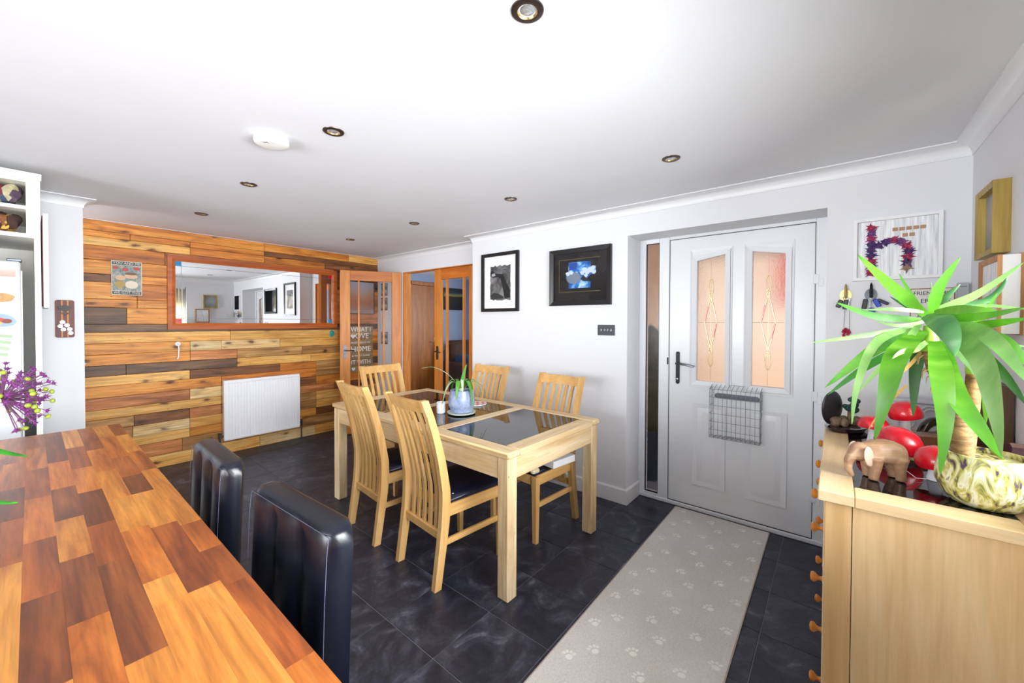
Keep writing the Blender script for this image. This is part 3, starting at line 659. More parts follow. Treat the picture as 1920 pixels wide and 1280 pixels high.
# ---- padded bar chairs tucked under the island
def bar_chair(label):
    r = thing('bar_chair', label, 'bar chair', (0, 0, 0), group='padded leather chairs along the island')
    # local: x away from the island (back of chair), y width
    zt, hw = 1.0, .197
    n = 40; rings = []
    zs = [.56, .66, .78, .90, .96, .985, .997, 1.0]
    for zi, z in enumerate(zs):
        u = (z - .56) / .44; sh = .012 + .045 * u ** 1.4 * .35                      # slight lean
        k = {6: .90, 7: .70}.get(zi, 1.0); k2 = {5: .97, 6: .93, 7: .86}.get(zi, 1.0)
        tf, tb = .030 * k, .034 * k
        ring = []
        for i in range(33):                                                       # front (island) face with three padded channels
            y = -hw * k2 + 2 * hw * k2 * i / 32; q = abs(sin(pi * 1.5 * (y / hw + 1)))
            edge = 1 - max(0, abs(y / (hw * k2)) - .86) / .14 * .4
            bul = (.024 * (q ** .5) if z < .97 else .019 if z < .99 else .014)
            ring.append((sh - (tf * edge + bul - .021) - .0, y, z))
        for i in range(33):
            y = hw * k2 - 2 * hw * k2 * i / 32
            edge = 1 - max(0, abs(y / (hw * k2)) - .86) / .14 * .4
            ring.append((sh + tb * edge, y, z))
        rings.append(ring)
    MB().loft(rings).build('backrest', 'leather', r, smooth=60)
    st = MB(); 
    for yy in (-1, 1): st.tube([(sh_x, yy * (hw - .012), z) for sh_x, z in [(.012 - .026, .60), (.014 - .028, .72), (.020 - .030, .85), (.026 - .031, .95), (.028 - .029, .985)]], .0008, 5)
    st.tube([(.0275 - .0285 + .001, -hw * .95 + hw * 1.9 * i / 12, .9865) for i in range(13)], .0008, 5)
    st.build('stitching', 'stitch', r)
    MB().box(-.43, .03, -.20, .20, .575, .66, .03).build('seat', 'leather', r, smooth=60)
    for sx_, dx in ((-.40, -.02), (.0, .05)):
        for sy in (-.17, .17):
            MB().loft([[(sx_ + dx + a * .014, sy + b * .014, 0) for a, b in ((-1, -1), (1, -1), (1, 1), (-1, 1))], [(sx_ + a * .02, sy + b * .02, .58) for a, b in ((-1, -1), (1, -1), (1, 1), (-1, 1))]]).build('leg', 'black', r, smooth=0)
    MB().box(-.40, .02, -.175, -.160, .24, .265).build('footrail', 'black', r); MB().box(-.40, .02, .160, .175, .24, .265).build('footrail', 'black', r)
    return r
bc = bar_chair('black padded leather chair nearest the camera at the island'); bc.location = (.364, .962, 0); bc.rotation_euler = (0, 0, radians(3))
bc2 = copy_tree(bc, (.352, 1.555, 0), radians(-1.5), 'black padded leather chair further along the island, nearer the plank wall')

# ================================================================ dining table
TB = thing('dining_table', 'pale worn wooden dining table with three black glass panels in its top', 'table', (1.985, 2.175, 0), radians(-0.9))
tw, tl, th = .475, .935, .765
gx = .378; gy = [(-.835, -.352), (-.262, .222), (.312, .80)]
for x0, x1 in ((-tw, -gx), (gx, tw)): MB().box(x0, x1, -tl, tl, th - .034, th, .008).build('side_rail', 'table', TB)
er = MB()
ye = [-tl] + [q for g in gy for q in g] + [tl]
M['table_x'] = wood('worn_pale_table_cross', S(196, 158, 106), S(222, 192, 146), S(236, 214, 176), 0, 1.0, 0.0, 0.45, 0.06, streak=0.16)
for k in range(0, len(ye), 2): MB().box(-gx, gx, ye[k], ye[k + 1], th - .034, th - .0004, .003).build('cross_rail', 'table_x', TB)
for y0, y1 in gy: MB().box(-gx, gx, y0, y1, th - .02, th - .0015).build('glass_panel', 'black_glass', TB, smooth=0)
MB().box(-tw + .03, tw - .03, -tl + .03, tl - .03, th - .03, th - .022).build('underside', 'table', TB, smooth=0)
for sx in (-1, 1):
    for sy in (-1, 1):
        MB().box(sx * (tw - .012), sx * (tw - .086), sy * (tl - .012), sy * (tl - .086), 0, th - .034, .006).build('leg', 'table_leg', TB, smooth=0)
for sx in (-1, 1): MB().box(sx * (tw - .018), sx * (tw - .04), -tl + .086, tl - .086, th - .15, th - .034, .002).build('apron', 'table', TB, smooth=0)
for sy in (-1, 1): MB().box(-tw + .086, tw - .086, sy * (tl - .018), sy * (tl - .04), th - .15, th - .034, .002).build('apron', 'table_x', TB, smooth=0)

# ================================================================ dining chairs (local: +x is forward, rear legs at x=0)
def dining_chair(label):
    r = thing('dining_chair', label, 'dining chair', group='slat-back dining chairs round the table')
    PR = [(0, 0), (.15, .022), (.30, .044), (.42, .055), (.52, .053), (.66, .030), (.80, -.004), (.92, -.042), (1.015, -.080)]
    def px(z):
        for (z0, x0), (z1, x1) in zip(PR, PR[1:]):
            if z <= z1: t = (z - z0) / (z1 - z0); return x0 + (x1 - x0) * t
        return PR[-1][1]
    HW = .205
    for s in (-1, 1):
        rings = []
        for z in [0, .08, .16, .24, .32, .40, .46, .52, .60, .68, .76, .84, .92, .98, 1.015]:
            x = px(z); d = .021 + .006 * max(0, 1 - abs(z - .42) / .4); wy = .0165; yc = s * (HW - .0165)
            rings.append([(x - d, yc - wy, z), (x + d, yc - wy, z), (x + d, yc + wy, z), (x - d, yc + wy, z)])
        MB().loft(rings).build('leg', 'birch', r, smooth=30)
    # curved top rail
    rings = []
    for i in range(13):
        y = -HW + .033 + (2 * HW - .066) * i / 12; bow = -.020 * (1 - (y / (HW - .03)) ** 2)
        q = []
        for z in (.945, 1.008): x = px(z) + bow; q.append((x - .011, y, z)); q.append((x + .011, y, z))
        rings.append([q[0], q[1], q[3], q[2]])
    MB().loft(rings).build('top_rail', 'birch_h', r, smooth=30)
    MB().box(px(.27) - .011, px(.27) + .011, -HW + .03, HW - .03, .245, .292, .003).build('lower_rail', 'birch_h', r, smooth=0)
    for k in range(5):
        y0 = (-2 + k) * .058; rings = []
        for z in [.285, .34, .40, .46, .52, .60, .68, .76, .84, .90, .955]:
            u = (z - .285) / .67; x = px(z) - .020 * (1 - (y0 / .18) ** 2) * u ** .7 + .006 * (1 - u)
            rings.append([(x - .0075, y0 - .0125, z), (x + .0075, y0 - .0125, z), (x + .0075, y0 + .0125, z), (x - .0075, y0 + .0125, z)])
        MB().loft(rings).build('slat', 'birch', r, smooth=30)
    FX = .455; FW = .215
    for s in (-1, 1):
        yc = s * (FW - .019)
        MB().loft([[(FX + a * .014, yc + b * .014, 0) for a, b in ((-1, -1), (1, -1), (1, 1), (-1, 1))], [(FX + a * .02, yc + b * .019, .43) for a, b in ((-1, -1), (1, -1), (1, 1), (-1, 1))]]).build('leg', 'birch', r, smooth=0)
        MB().add([(.07, s * (HW - .006), .37), (.07, s * (HW - .028), .37), (FX, s * (FW - .030), .37), (FX, s * (FW - .008), .37), (.07, s * (HW - .006), .435), (.07, s * (HW - .028), .435), (FX, s * (FW - .030), .435), (FX, s * (FW - .008), .435)],
                 [(0, 1, 2, 3), (4, 5, 6, 7), (0, 1, 5, 4), (1, 2, 6, 5), (2, 3, 7, 6), (3, 0, 4, 7)]).build('seat_rail', 'birch_h', r, smooth=0)
        MB().box(.03, FX, s * (HW - .010), s * (HW - .030), .215, .247, .003).build('stretcher', 'birch_h', r, smooth=0)
    MB().box(FX - .012, FX + .012, -FW + .036, FW - .036, .37, .435, .002).build('seat_rail', 'birch_h', r, smooth=0)
    MB().box(.082, .104, -HW + .03, HW - .03, .37, .435, .002).build('seat_rail', 'birch_h', r, smooth=0)
    rings = []
    def outl(e, z): return [(.088 + e, -HW + .012 + e, z), (FX + .018 - e, -FW + .012 + e, z), (FX + .018 - e, FW - .012 - e, z), (.088 + e, HW - .012 - e, z)]
    MB().loft([outl(.006, .432), outl(0, .440), outl(.002, .456), outl(.02, .468), outl(.08, .472)]).build('seat_pad', 'seatpad', r, smooth=60)
    return r
c1 = dining_chair('pale slat-back dining chair in front of the table, nearest the bar chairs'); c1.location = (1.365, 1.805, 0); c1.rotation_euler = (0, 0, radians(-5.5))
c2 = copy_tree(c1, (1.398, 2.43, 0), radians(-5.5), 'pale slat-back dining chair in front of the table, nearer the plank wall')
c3 = copy_tree(c1, (2.512, 1.635, 0), radians(180 - 4.5), 'slat-back dining chair against the white wall holding a white box')
c4 = copy_tree(c1, (2.640, 2.47, 0), radians(180 - 2), 'slat-back dining chair under the black and white photograph')
c5 = copy_tree(c1, (2.07, 3.215, 0), radians(-90), 'slat-back dining chair at the far head of the table by the glazed door')
def foam(par, x, y, s=1.0):
    mb = MB(); rf = random.Random(int(x * 999))
    for k in range(7): mb.ball((x + rf.uniform(-.016, .016) * s, y + rf.uniform(-.016, .016) * s, .458 + rf.uniform(0, .016)), (.019 * s, .018 * s, .016 * s), 10, 6)
    o = mb.build('torn_foam', 'foam', par, smooth=0); o['label'] = 'cream foam bulging from torn seat corner'
foam(c3, .455, .175, 1.15); foam(c4, .44, .17, .8)
M['white_flake'] = plain('white_flake', S(230, 230, 235), .6)
MB().box(.118, .126, -.172, -.166, .4705, .4725).build('scuff', 'white_flake', c1)
# white box with keys lying on the chair seat
bx = thing('white_box', 'flat white cardboard box lying on the dining chair by the wall', 'box', (2.245, 1.475, .4735), radians(-8))
MB().box(-.11, .11, -.10, .10, 0, .046, .003).build('box_body', 'paper', bx, smooth=0)
MB().box(-.1, .1, -.102, -.1, .016, .03).build('grey_label', colmat('pale_print', 214, 214, 220), bx, smooth=0) if False else None
kt = thing('sunglasses', 'dark folded sunglasses on top of the white box', 'sunglasses', (2.27, 1.475, .520))
for yy in (-.03, .03): MB().lathe([(.026, 0), (.026, .003)], 18, c=(0, yy, .008)).build('lens', 'black_glass', kt)
MB().tube([(0, -.06, .011), (.01, 0, .014), (0, .06, .011)], .003, 6).build('bridge', 'black', kt)
for yy in (-.06, .06): MB().tube([(0, yy, .01), (.05, yy * .7, .006), (.10, yy * .2, .003)], .0025, 6).build('temple', 'black', kt)

# ================================================================ things on the dining table
pt = thing('potted_aloe', 'spiky green plant in a blue-grey glazed pot on the dining table', 'plant', (1.945, 2.06, th))
def glaze():
    mt, t, b = newmat('blue_grey_crackle_glaze'); n = noise(t, coords(t), 26, 6, .7); r = ramp(t, [(.3, S(108, 122, 156)), (.55, S(150, 164, 194)), (.75, S(184, 194, 214))])
    t.links.new(n.outputs[0], r.inputs[0]); t.links.new(r.outputs[0], b.inputs['Base Color']); b.inputs['Roughness'].default_value = .3; return mt
M['glaze'] = glaze(); M['saucer'] = plain('pale_green_saucer', S(206, 214, 200), .3); M['soil'] = plain('potting_soil', S(34, 26, 22), .95, var=.4, scale=60)
MB().lathe([(.05, .006), (.098, .007), (.102, .016), (.095, .014), (.05, .012)], 32).build('saucer', 'saucer', pt)
MB().lathe([(.06, .012), (.074, .016), (.080, .035), (.084, .045), (.091, .060), (.094, .085), (.091, .12), (.082, .158), (.079, .170), (.073, .170), (.074, .15)], 36).build('pot', 'glaze', pt)
MB().lathe([(.001, .150), (.075, .150), (.075, .14)], 24).build('soil', 'soil', pt)
def leafmat(name, a, b_, c_, edge):
    mt, t, b = newmat(name); mp = coords(t, (30, 3, 3)); n = noise(t, mp, 1.0, 4); r = ramp(t, [(.25, S(*a)), (.5, S(*b_)), (.75, S(*c_))]); t.links.new(n.outputs[0], r.inputs[0]); t.links.new(r.outputs[0], b.inputs['Base Color'])
    b.inputs['Roughness'].default_value = .35; b.inputs['Transmission Weight'].default_value = 0.0
    b.inputs['Subsurface Weight'].default_value = 0.0
    M[name] = mt
leafmat('aloe_leaf', (46, 104, 30), (84, 148, 52), (150, 190, 110), 0); leafmat('aloe_pale', (120, 150, 110), (160, 184, 140), (196, 210, 170), 0)
def ribbon(pts, width, side=None, n=14, fold=.25, base_w=.35, thick=.0012, prof=None):
    """a leaf: smooth curve through pts, tapering, folded along its midrib, with thickness"""
    P = [Vector(p) for p in pts]; C = []
    for i in range(n + 1):
        t = i / n * (len(P) - 1); k = min(int(t), len(P) - 2); f = t - k
        p0 = P[max(k - 1, 0)]; p1 = P[k]; p2 = P[k + 1]; p3 = P[min(k + 2, len(P) - 1)]
        C.append(0.5 * ((2 * p1) + (-p0 + p2) * f + (2 * p0 - 5 * p1 + 4 * p2 - p3) * f * f + (-p0 + 3 * p1 - 3 * p2 + p3) * f ** 3))
    mb = MB(); rings = []
    for i, p in enumerate(C):
        t = (C[min(i + 1, n)] - C[max(i - 1, 0)]).normalized(); u = i / n
        sd_ = Vector(side) if side is not None else t.cross(Vector((0, 0, 1)))
        sd_ = (sd_ - t * sd_.dot(t)); sd_ = sd_.normalized() if sd_.length > 1e-4 else Vector((1, 0, 0))
        nr = sd_.cross(t).normalized()
        w_ = width * .5 * ((base_w + (1 - base_w) * min(1, u / .3)) if u < .3 else (1 - ((u - .3) / .7) ** 1.7)) + .0006
        rings.append([tuple(p - sd_ * w_ + nr * fold * w_), tuple(p - nr * thick), tuple(p + sd_ * w_ + nr * fold * w_), tuple(p + nr * thick)])
    return mb.loft(rings)
ra = random.Random(4)
z0 = .165
AL = [((-.10, .13, .07), (-.18, .25, .04), .012, 'aloe_pale', .16)]
crown = Vector((0, 0, z0))
def arc(dx, dy, up, reach, droop): return [crown + Vector((dx * .008, dy * .008, 0)), crown + Vector((dx * reach * .45, dy * reach * .45, up)), crown + Vector((dx * reach * .8, dy * reach * .8, up - droop * .35)), crown + Vector((dx * reach, dy * reach, up - droop))]
# directions: image right is about (0.63,-0.77), image left the opposite, towards camera (-0.77,-0.63)
R_ = Vector((.634, -.773, 0)); C_ = Vector((-.773, -.634, 0))
specs = [(-1.0, .2, .065, .12, .16, .020, 'aloe_leaf'), (-.8, .6, .055, .13, .13, .020, 'aloe_pale'), (-.25, 1, .06, .085, .115, .026, 'aloe_leaf'), (.75, .7, .06, .11, .17, .022, 'aloe_leaf'), (1, .1, .065, .13, .10, .024, 'aloe_leaf'),
         (1, -.3, .05, .16, .10, .012, 'aloe_pale'), (-.6, -.6, .06, .11, .11, .018, 'aloe_leaf'), (.5, -.8, .06, .12, .12, .018, 'aloe_leaf'), (.2, .95, .07, .08, .08, .016, 'aloe_pale')]
for a, b, up_, rch, dr, wd, mt_ in specs:
    d = (R_ * a + C_ * b).normalized(); ribbon(arc(d.x, d.y, up_ + .012, rch * 1.15, dr * 1.1), wd * 1.35, d.cross(Vector((0, 0, 1)))).build('leaf', mt_, pt, smooth=60)
ribbon([crown, crown + R_ * .012 + Vector((0, 0, .10)), crown + R_ * .035 + Vector((0, 0, .185))], .026, R_).build('leaf', 'aloe_leaf', pt, smooth=60)
ribbon([crown, crown - R_ * .09 + Vector((0, 0, .11)), crown - R_ * .20 + Vector((0, 0, .165)), crown - R_ * .285 + Vector((0, 0, .155))], .013, C_).build('leaf', 'aloe_pale', pt, smooth=60)
MB().lathe([(.022, .145), (.02, .175), (.012, .19)], 14).build('stem', 'aloe_pale', pt)
mg = thing('candle_holder', 'small white patterned pot beside the potted plant on the table', 'pot', (1.862, 2.185, th))
M['white_speckle'] = plain('white_speckled_ceramic', S(208, 208, 214), .35, var=.22, scale=45)
MB().lathe([(.030, 0), (.032, .004), (.033, .075), (.030, .078), (.028, .075), (.028, .01), (.002, .01)], 24).build('cup', 'white_speckle', mg)
M['dark_wax'] = plain('dark_contents', S(50, 40, 36), .7); MB().lathe([(.001, .055), (.028, .055), (.028, .05)], 20).build('contents', 'dark_wax', mg)
tv = thing('trivet', 'round red and white checked trivet on the table glass behind the pot', 'trivet', (2.235, 2.215, th))
def checks():
    mt, t, b = newmat('red_white_check'); ck = t.nodes.new('ShaderNodeTexChecker'); ck.inputs['Scale'].default_value = 32; ck.inputs[1].default_value = S(206, 96, 70); ck.inputs[2].default_value = S(226, 218, 212)
    tc = t.nodes.new('ShaderNodeTexCoord'); t.links.new(tc.outputs['Object'], ck.inputs[0]); t.links.new(ck.outputs[0], b.inputs['Base Color']); b.inputs['Roughness'].default_value = .5; return mt
M['checks'] = checks()
MB().lathe([(.001, .0), (.088, 0), (.09, .003), (.088, .006), (.001, .006)], 30).build('checked_disc', 'checks', tv); MB().lathe([(.088, .001), (.094, .001), (.094, .007), (.088, .007)], 30, caps=False).build('rim', 'paper', tv)

# ================================================================ radiator, mirror, and things on the plank wall
rd = thing('radiator', 'white panel radiator fixed to the plank wall', 'radiator', (1.652, 4.97, .155))
rw, rh = .3775, .632
MB().box(-rw, rw, -.005, .03, 0, rh, .006).build('rear_panel', 'rad', rd, smooth=30)
n = 26; prof = [(-rw, -.010)]
x = -rw + .014
stp = (2 * rw - .028) / n
for k in range(n): prof += [(x + stp * k + .002, -.030), (x + stp * k + stp * .62, -.030), (x + stp * k + stp * .72, -.022), (x + stp * k + stp * .9, -.022)]
prof += [(rw, -.010)]
mb = MB(); mb.loft([[(p[0], p[1], z) for p in prof] for z in (.028, rh - .03)], caps=False, closed=False); mb.build('fluted_face', 'rad', rd, smooth=25)
MB().box(-rw, rw, -.0325, -.008, rh - .032, rh, .006).box(-rw, rw, -.0325, -.008, 0, .03, .006).box(-rw, -rw + .014, -.0325, -.008, .03, rh - .03).box(rw - .014, rw, -.0325, -.008, .03, rh - .03).build('face_rim', 'rad', rd, smooth=20)
MB().box(-rw - .002, rw + .002, -.032, .03, rh, rh + .004).build('top_grille', 'rad', rd)
for s in (-1, 1):
    MB().tube([(s * (rw - .005), 0, .05), (s * (rw + .03), 0, .05)], .009, 10).tube([(s * (rw + .03), 0, .03), (s * (rw + .03), 0, .085)], [.012, .012], 12).tube([(s * (rw + .03), 0, .03), (s * (rw + .03), 0, -.155)], .0075, 10).build('valve', 'pewter', rd)
    MB().box(s * rw * .6 - .02, s * rw * .6 + .02, .03, .058, .2, .4).build('bracket', 'rad', rd)

mr_ = thing('wall_mirror', 'long framed mirror with coloured corner squares on the plank wall', 'mirror', mat4=on_back(1.682, 1.70, 5.030))
mw, mh = .84, .367
MB().ring(rect(-mw, mw, -mh, mh), rect(-mw + .035, mw - .035, -mh + .035, mh - .035), 0, .030, .026).ring(rect(-mw + .035, mw - .035, -mh + .035, mh - .035), rect(-mw + .062, mw - .062, -mh + .062, mh - .062), 0, .020, .012).build('frame', 'frame_wood', mr_, smooth=15)
gw, gh = mw - .062, mh - .062
MB().box(-gw - .002, gw + .002, -gh - .002, gh + .002, .002, .006).build('mirror_glass', 'mirror', mr_, smooth=0)
ld = MB(); ins = .046
for yy in (-gh + ins, gh - ins): ld.box(-gw, gw, yy - .0017, yy + .0017, .006, .0068)
for xx in (-gw + ins, gw - ins): ld.box(xx - .0017, xx + .0017, -gh, gh, .006, .0068)
ld.build('lead_lines', 'lead', mr_, smooth=0)
for sx, sy, mt_ in ((-1, 1, 'blue_glass'), (1, 1, 'red_glass'), (-1, -1, 'red_glass'), (1, -1, 'blue_glass')):
    MB().box(sx * (gw - .001), sx * (gw - ins + .002), sy * (gh - .001), sy * (gh - ins + .002), .006, .0072).build('corner_square', mt_, mr_, smooth=0)

ps = thing('wall_poster', 'small vintage metal poster left of the mirror reading YOU AND ME WE GOT THIS', 'poster', mat4=on_back(.562, 1.806, 5.030))
pw, ph = .102, .155
MB().box(-pw, pw, -ph, ph, 0, .003, .001).build('sheet', colmat('poster_cream', 214, 206, 184), ps, smooth=0)
MB().box(-pw + .006, pw - .006, ph - .036, ph - .006, .003, .0035).build('title_band', colmat('poster_slate', 72, 84, 92), ps, smooth=0)
MB().box(-pw + .006, pw - .006, -ph + .006, -ph + .036, .003, .0035).build('title_band', 'poster_slate', ps, smooth=0)
def blotch(name, stops, scale):
    mt, t, b = newmat(name); n_ = noise(t, coords(t, rnd=False), scale, 3, .6, 1.0); r = ramp(t, stops, 'CONSTANT'); t.links.new(n_.outputs[0], r.inputs[0]); t.links.new(r.outputs[0], b.inputs['Base Color']); b.inputs['Roughness'].default_value = .5; M[name] = mt; return name
MB().box(-pw + .006, pw - .006, -ph + .040, ph - .040, .003, .0034).build('picture_ground', blotch('poster_ground', [(0, S(96, 112, 116)), (.42, S(128, 142, 140)), (.56, S(176, 168, 148)), (.66, S(88, 84, 92))], 26), ps, smooth=0)
def disc(cx, cy, rx, ry, z0_, z1_, n_=18): return MB().prism([(cx + rx * cos(2 * pi * i / n_), cy + ry * sin(2 * pi * i / n_)) for i in range(n_)], z0_, z1_)
colmat('poster_red', 186, 78, 76); colmat('poster_flesh', 214, 178, 146); colmat('poster_pale', 226, 216, 196); colmat('poster_brown', 120, 84, 64)
for cx, cy, rx, ry in ((-.075, .09, .02, .014), (-.01, .078, .022, .016), (.066, .092, .024, .015)): disc(cx, cy, rx, ry, .0034, .0038).build('red_bloom', 'poster_red', ps)
disc(.028, .018, .045, .022, .0034, .0040).build('head_shape', 'poster_flesh', ps); disc(-.042, .0, .034, .022, .0034, .0042).build('head_shape', 'poster_flesh', ps)
disc(.026, .042, .040, .012, .0034, .0042).build('cap_shape', 'poster_brown', ps); disc(.03, -.058, .045, .036, .0034, .0039).build('body_shape', 'poster_pale', ps); disc(-.045, -.058, .034, .032, .0034, .0039).build('body_shape', colmat('poster_mustard', 176, 150, 84), ps)
lettering('title_text', 'YOU AND ME', .030, 'poster_pale', ps, (0, ph - .021, .0037), sx=.98); lettering('title_text', 'WE GOT THIS', .030, 'poster_pale', ps, (0, -ph + .021, .0037), sx=.93)
hk = thing('wall_hook', 'small white hook on the plank wall below the mirror', 'hook', mat4=on_back(.92, 1.12, 5.030))
MB().lathe([(.022, 0), (.022, .006), (.012, .010)], 16, c=(0, .07, 0)).build('rosette', 'white', hk); MB().tube([(0, .07, .008), (0, .065, .022), (.004, .02, .020), (0, -.06, .018), (-.006, -.078, .022), (-.012, -.072, .034)], [.006, .006, .006, .006, .006, .005], 8).build('arm', 'white', hk)
# framed canvas and slatted wooden sign behind the open glazed door
banded('blurred_canvas_print', [(0, S(150, 130, 128)), (.35, S(168, 110, 84)), (.6, S(170, 140, 122)), (1, S(158, 160, 176))], 1.5, .5)
picture('canvas_picture', 'pale canvas picture on the plank wall seen through the open glazed door', on_back(2.84, 1.74), .44, .44, .006, .03, 'black', 'blurred_canvas_print')
sg_ = thing('wooden_sign', 'wooden slat sign with white lettering about home behind the glazed door', 'sign', mat4=on_back(2.86, 1.04))
M['sign_wood'] = wood('weathered_sign_wood', S(120, 96, 66), S(154, 128, 92), S(178, 152, 116), 0, 1.0, 0, .7, .1)
for k in range(7): MB().box(-.18, .18, .31 - k * .0886 - .086, .31 - k * .0886, 0, .016, .002).build('slat', 'sign_wood', sg_, smooth=0)
for k, (tx, sz, sx) in enumerate((('WHAT I', .088, .95), (' OVE', .105, 1.0), ('MOST ABOUT MY', .036, 1.0), ('HOME', .105, 1.0), ('IS WHO I SHARE', .036, 1.0), ('IT WITH', .085, .9), ('    XX', .09, .9))): lettering('sign_text', tx, sz, 'paper', sg_, (.0, .265 - k * .0886, .0166), sx=sx)
def heart(cx, cy, s): return [(cx + s * 16 * sin(t) ** 3 / 17, cy + s * (13 * cos(t) - 5 * cos(2 * t) - 2 * cos(3 * t) - cos(4 * t)) / 17) for t in [i * 2 * pi / 24 for i in range(24)]]
MB().prism(heart(-.115, .177, .038), .016, .0172).build('heart', 'paper', sg_); MB().prism(heart(-.11, -.265, .028), .016, .0172).build('heart', 'paper', sg_)
# little framed photographs on the strip of alcove wall behind the glazed door
banded('photo_strip', [(0, S(120, 124, 132)), (.4, S(196, 200, 206)), (.6, S(90, 96, 104)), (1, S(176, 182, 190))], 4, .6)
for k, z_ in enumerate((1.86, 1.66, 1.19)): picture('photo_frame', ('top', 'middle', 'bottom')[k] + ' small photo in a silver frame beside the open glazed door', on_right(4.86, z_, XA), .15, .17, .012, .014, 'chrome', 'photo_strip', 'photo frame', group='photo frames in the alcove')

# ================================================================ pictures and switch on the white wall
p1 = thing('framed_photograph', 'black framed black and white photograph with torn edges on the white wall', 'picture', mat4=on_right(2.552, 1.807))
MB().ring(rect(-.238, .238, -.288, .288), rect(-.206, .206, -.256, .256), 0, .026, .022).build('frame', 'black', p1, smooth=15)
MB().box(-.208, .208, -.258, .258, .001, .008).build('mount', 'paper', p1, smooth=0)
rt_ = random.Random(9)
tp_ = [(-.125 + .26 * i / 12, .165 + rt_.uniform(-.012, .006)) for i in range(13)] + [(.135 + rt_.uniform(-.004, .003), .15 - .32 * i / 12) for i in range(1, 12)] + [(.135 - .26 * i / 12, -.175 + rt_.uniform(-.006, .010)) for i in range(13)] + [(-.125 + rt_.uniform(-.004, .003), -.16 + .32 * i / 12) for i in range(1, 12)]
def grey_photo():
    mt, t, b = newmat('grey_storm_print'); mp = coords(t, (5, 5, 5), rnd=False); n_ = noise(t, mp, 1.4, 6, .6, .8); r = ramp(t, [(.25, S(28, 28, 30)), (.45, S(74, 74, 76)), (.6, S(128, 128, 130)), (.75, S(180, 180, 182))]); t.links.new(n_.outputs[0], r.inputs[0]); t.links.new(r.outputs[0], b.inputs['Base Color']); b.inputs['Roughness'].default_value = .4; return mt
M['grey_print'] = grey_photo()
MB().prism(tp_, .008, .0092).build('torn_print', 'grey_print', p1, smooth=0)
colmat('photo_black', 24, 24, 26); colmat('photo_dark', 46, 46, 48); colmat('photo_light', 176, 176, 180)
MB().prism([(-.125, .10), (-.10, .12), (-.06, .085), (.0, .082), (.045, .075), (.08, .0), (.125, -.07), (.132, -.155), (.06, -.16), (.045, -.08), (.01, .035), (-.03, .052), (-.08, .05), (-.12, .06)], .0092, .0098).build('dark_arch', 'photo_black', p1, smooth=0)
MB().prism([(-.105, .085), (-.07, .092), (-.055, .07), (-.085, .06), (-.11, .065)], .0098, .0101).build('bright_gap', 'photo_light', p1, smooth=0)
MB().prism([(-.125, -.13), (-.08, -.10), (-.02, -.11), (.04, -.14), (.05, -.16), (-.11, -.165)], .0092, .0096).build('dark_rocks', 'photo_dark', p1, smooth=0)
MB().box(-.207, .207, -.257, .257, .014, .015).build('glazing', 'clear', p1, smooth=0)
p2 = thing('framed_print', 'black framed print of a blue cloudscape beside the light switch', 'picture', mat4=on_right(1.668, 1.80))
MB().ring(rect(-.290, .290, -.240, .240), rect(-.252, .252, -.202, .202), 0, .028, .018).build('frame', 'black', p2, smooth=15)
MB().box(-.254, .254, -.204, .204, .001, .008).build('mount', 'black_matt', p2, smooth=0)
lnm = MB()
for a, b, c, d in ((-.20, .19, .15, .1515), (-.20, .19, -.125, -.1235), (-.20, -.1985, -.125, .15)): lnm.box(a, b, c, d, .008, .0086)
lnm.build('gold_line', 'brass', p2, smooth=0)
def cloud():
    mt, t, b = newmat('blue_cloud_print'); n_ = noise(t, coords(t, (9, 9, 9), rnd=False), 1.2, 6, .6, .5); r = ramp(t, [(.35, S(14, 40, 110)), (.5, S(40, 110, 190)), (.58, S(130, 180, 224)), (.66, S(226, 236, 244))]); t.links.new(n_.outputs[0], r.inputs[0]); t.links.new(r.outputs[0], b.inputs['Base Color']); b.inputs['Roughness'].default_value = .3; return mt
M['cloud'] = cloud(); colmat('cloud_white', 190, 206, 226); colmat('cloud_grey', 110, 122, 140); colmat('deep_blue', 24, 66, 150); colmat('near_black', 18, 20, 26)
MB().prism([(-.105, .125), (.105, .125), (.105, .06), (.15, .085), (.155, .03), (.10, .01), (.06, -.03), (.105, -.05), (.105, -.095), (-.105, -.095), (-.105, -.05), (-.13, .0), (-.12, .04), (-.105, .04)], .008, .0092).build('cloud_print', 'cloud', p2, smooth=0)
disc(-.055, -.008, .07, .05, .0092, .0098).build('sphere_form', 'cloud_grey', p2); wc = MB()
for cx, cy, r_ in ((-.11, .03, .022), (-.075, .036, .018), (-.03, .03, .016), (.03, .03, .022), (.05, .055, .024), (.075, .035, .026), (.105, .05, .028), (.128, .065, .022), (.135, .03, .02), (.06, .005, .018)):
    wc.prism([(cx + r_ * cos(a) * (1 + .15 * sin(3 * a)), cy + r_ * .8 * sin(a)) for a in [i_ * 2 * pi / 16 for i_ in range(16)]], .0092, .0097 + r_ * .006)
wc.build('white_cloud', 'cloud_white', p2, smooth=0)
MB().prism([(.01, -.02), (.04, .01), (.07, -.02), (.11, -.045), (.04, -.04)], .0092, .0103).build('dark_rock', 'near_black', p2, smooth=0); MB().prism([(-.10, .12), (-.02, .12), (-.03, .07), (-.10, .055)], .0092, .0097).build('blue_sky', 'deep_blue', p2, smooth=0)
MB().box(-.253, .253, -.203, .203, .014, .015).build('glazing', 'clear', p2, smooth=0)
sw = thing('light_switch', 'dark grey four-way light switch plate on the white wall', 'switch', mat4=on_right(1.4235, 1.356))
MB().box(-.0745, .0745, -.0425, .0425, 0, .006, .002).build('plate', colmat('gunmetal_plate', 70, 74, 80, .4, metal=.4), sw, smooth=0)
for xx in (-.042, -.012, .014, .042): MB().box(xx - .0075, xx + .0075, -.012, .013, .006, .011, .002).build('toggle', 'chrome', sw)

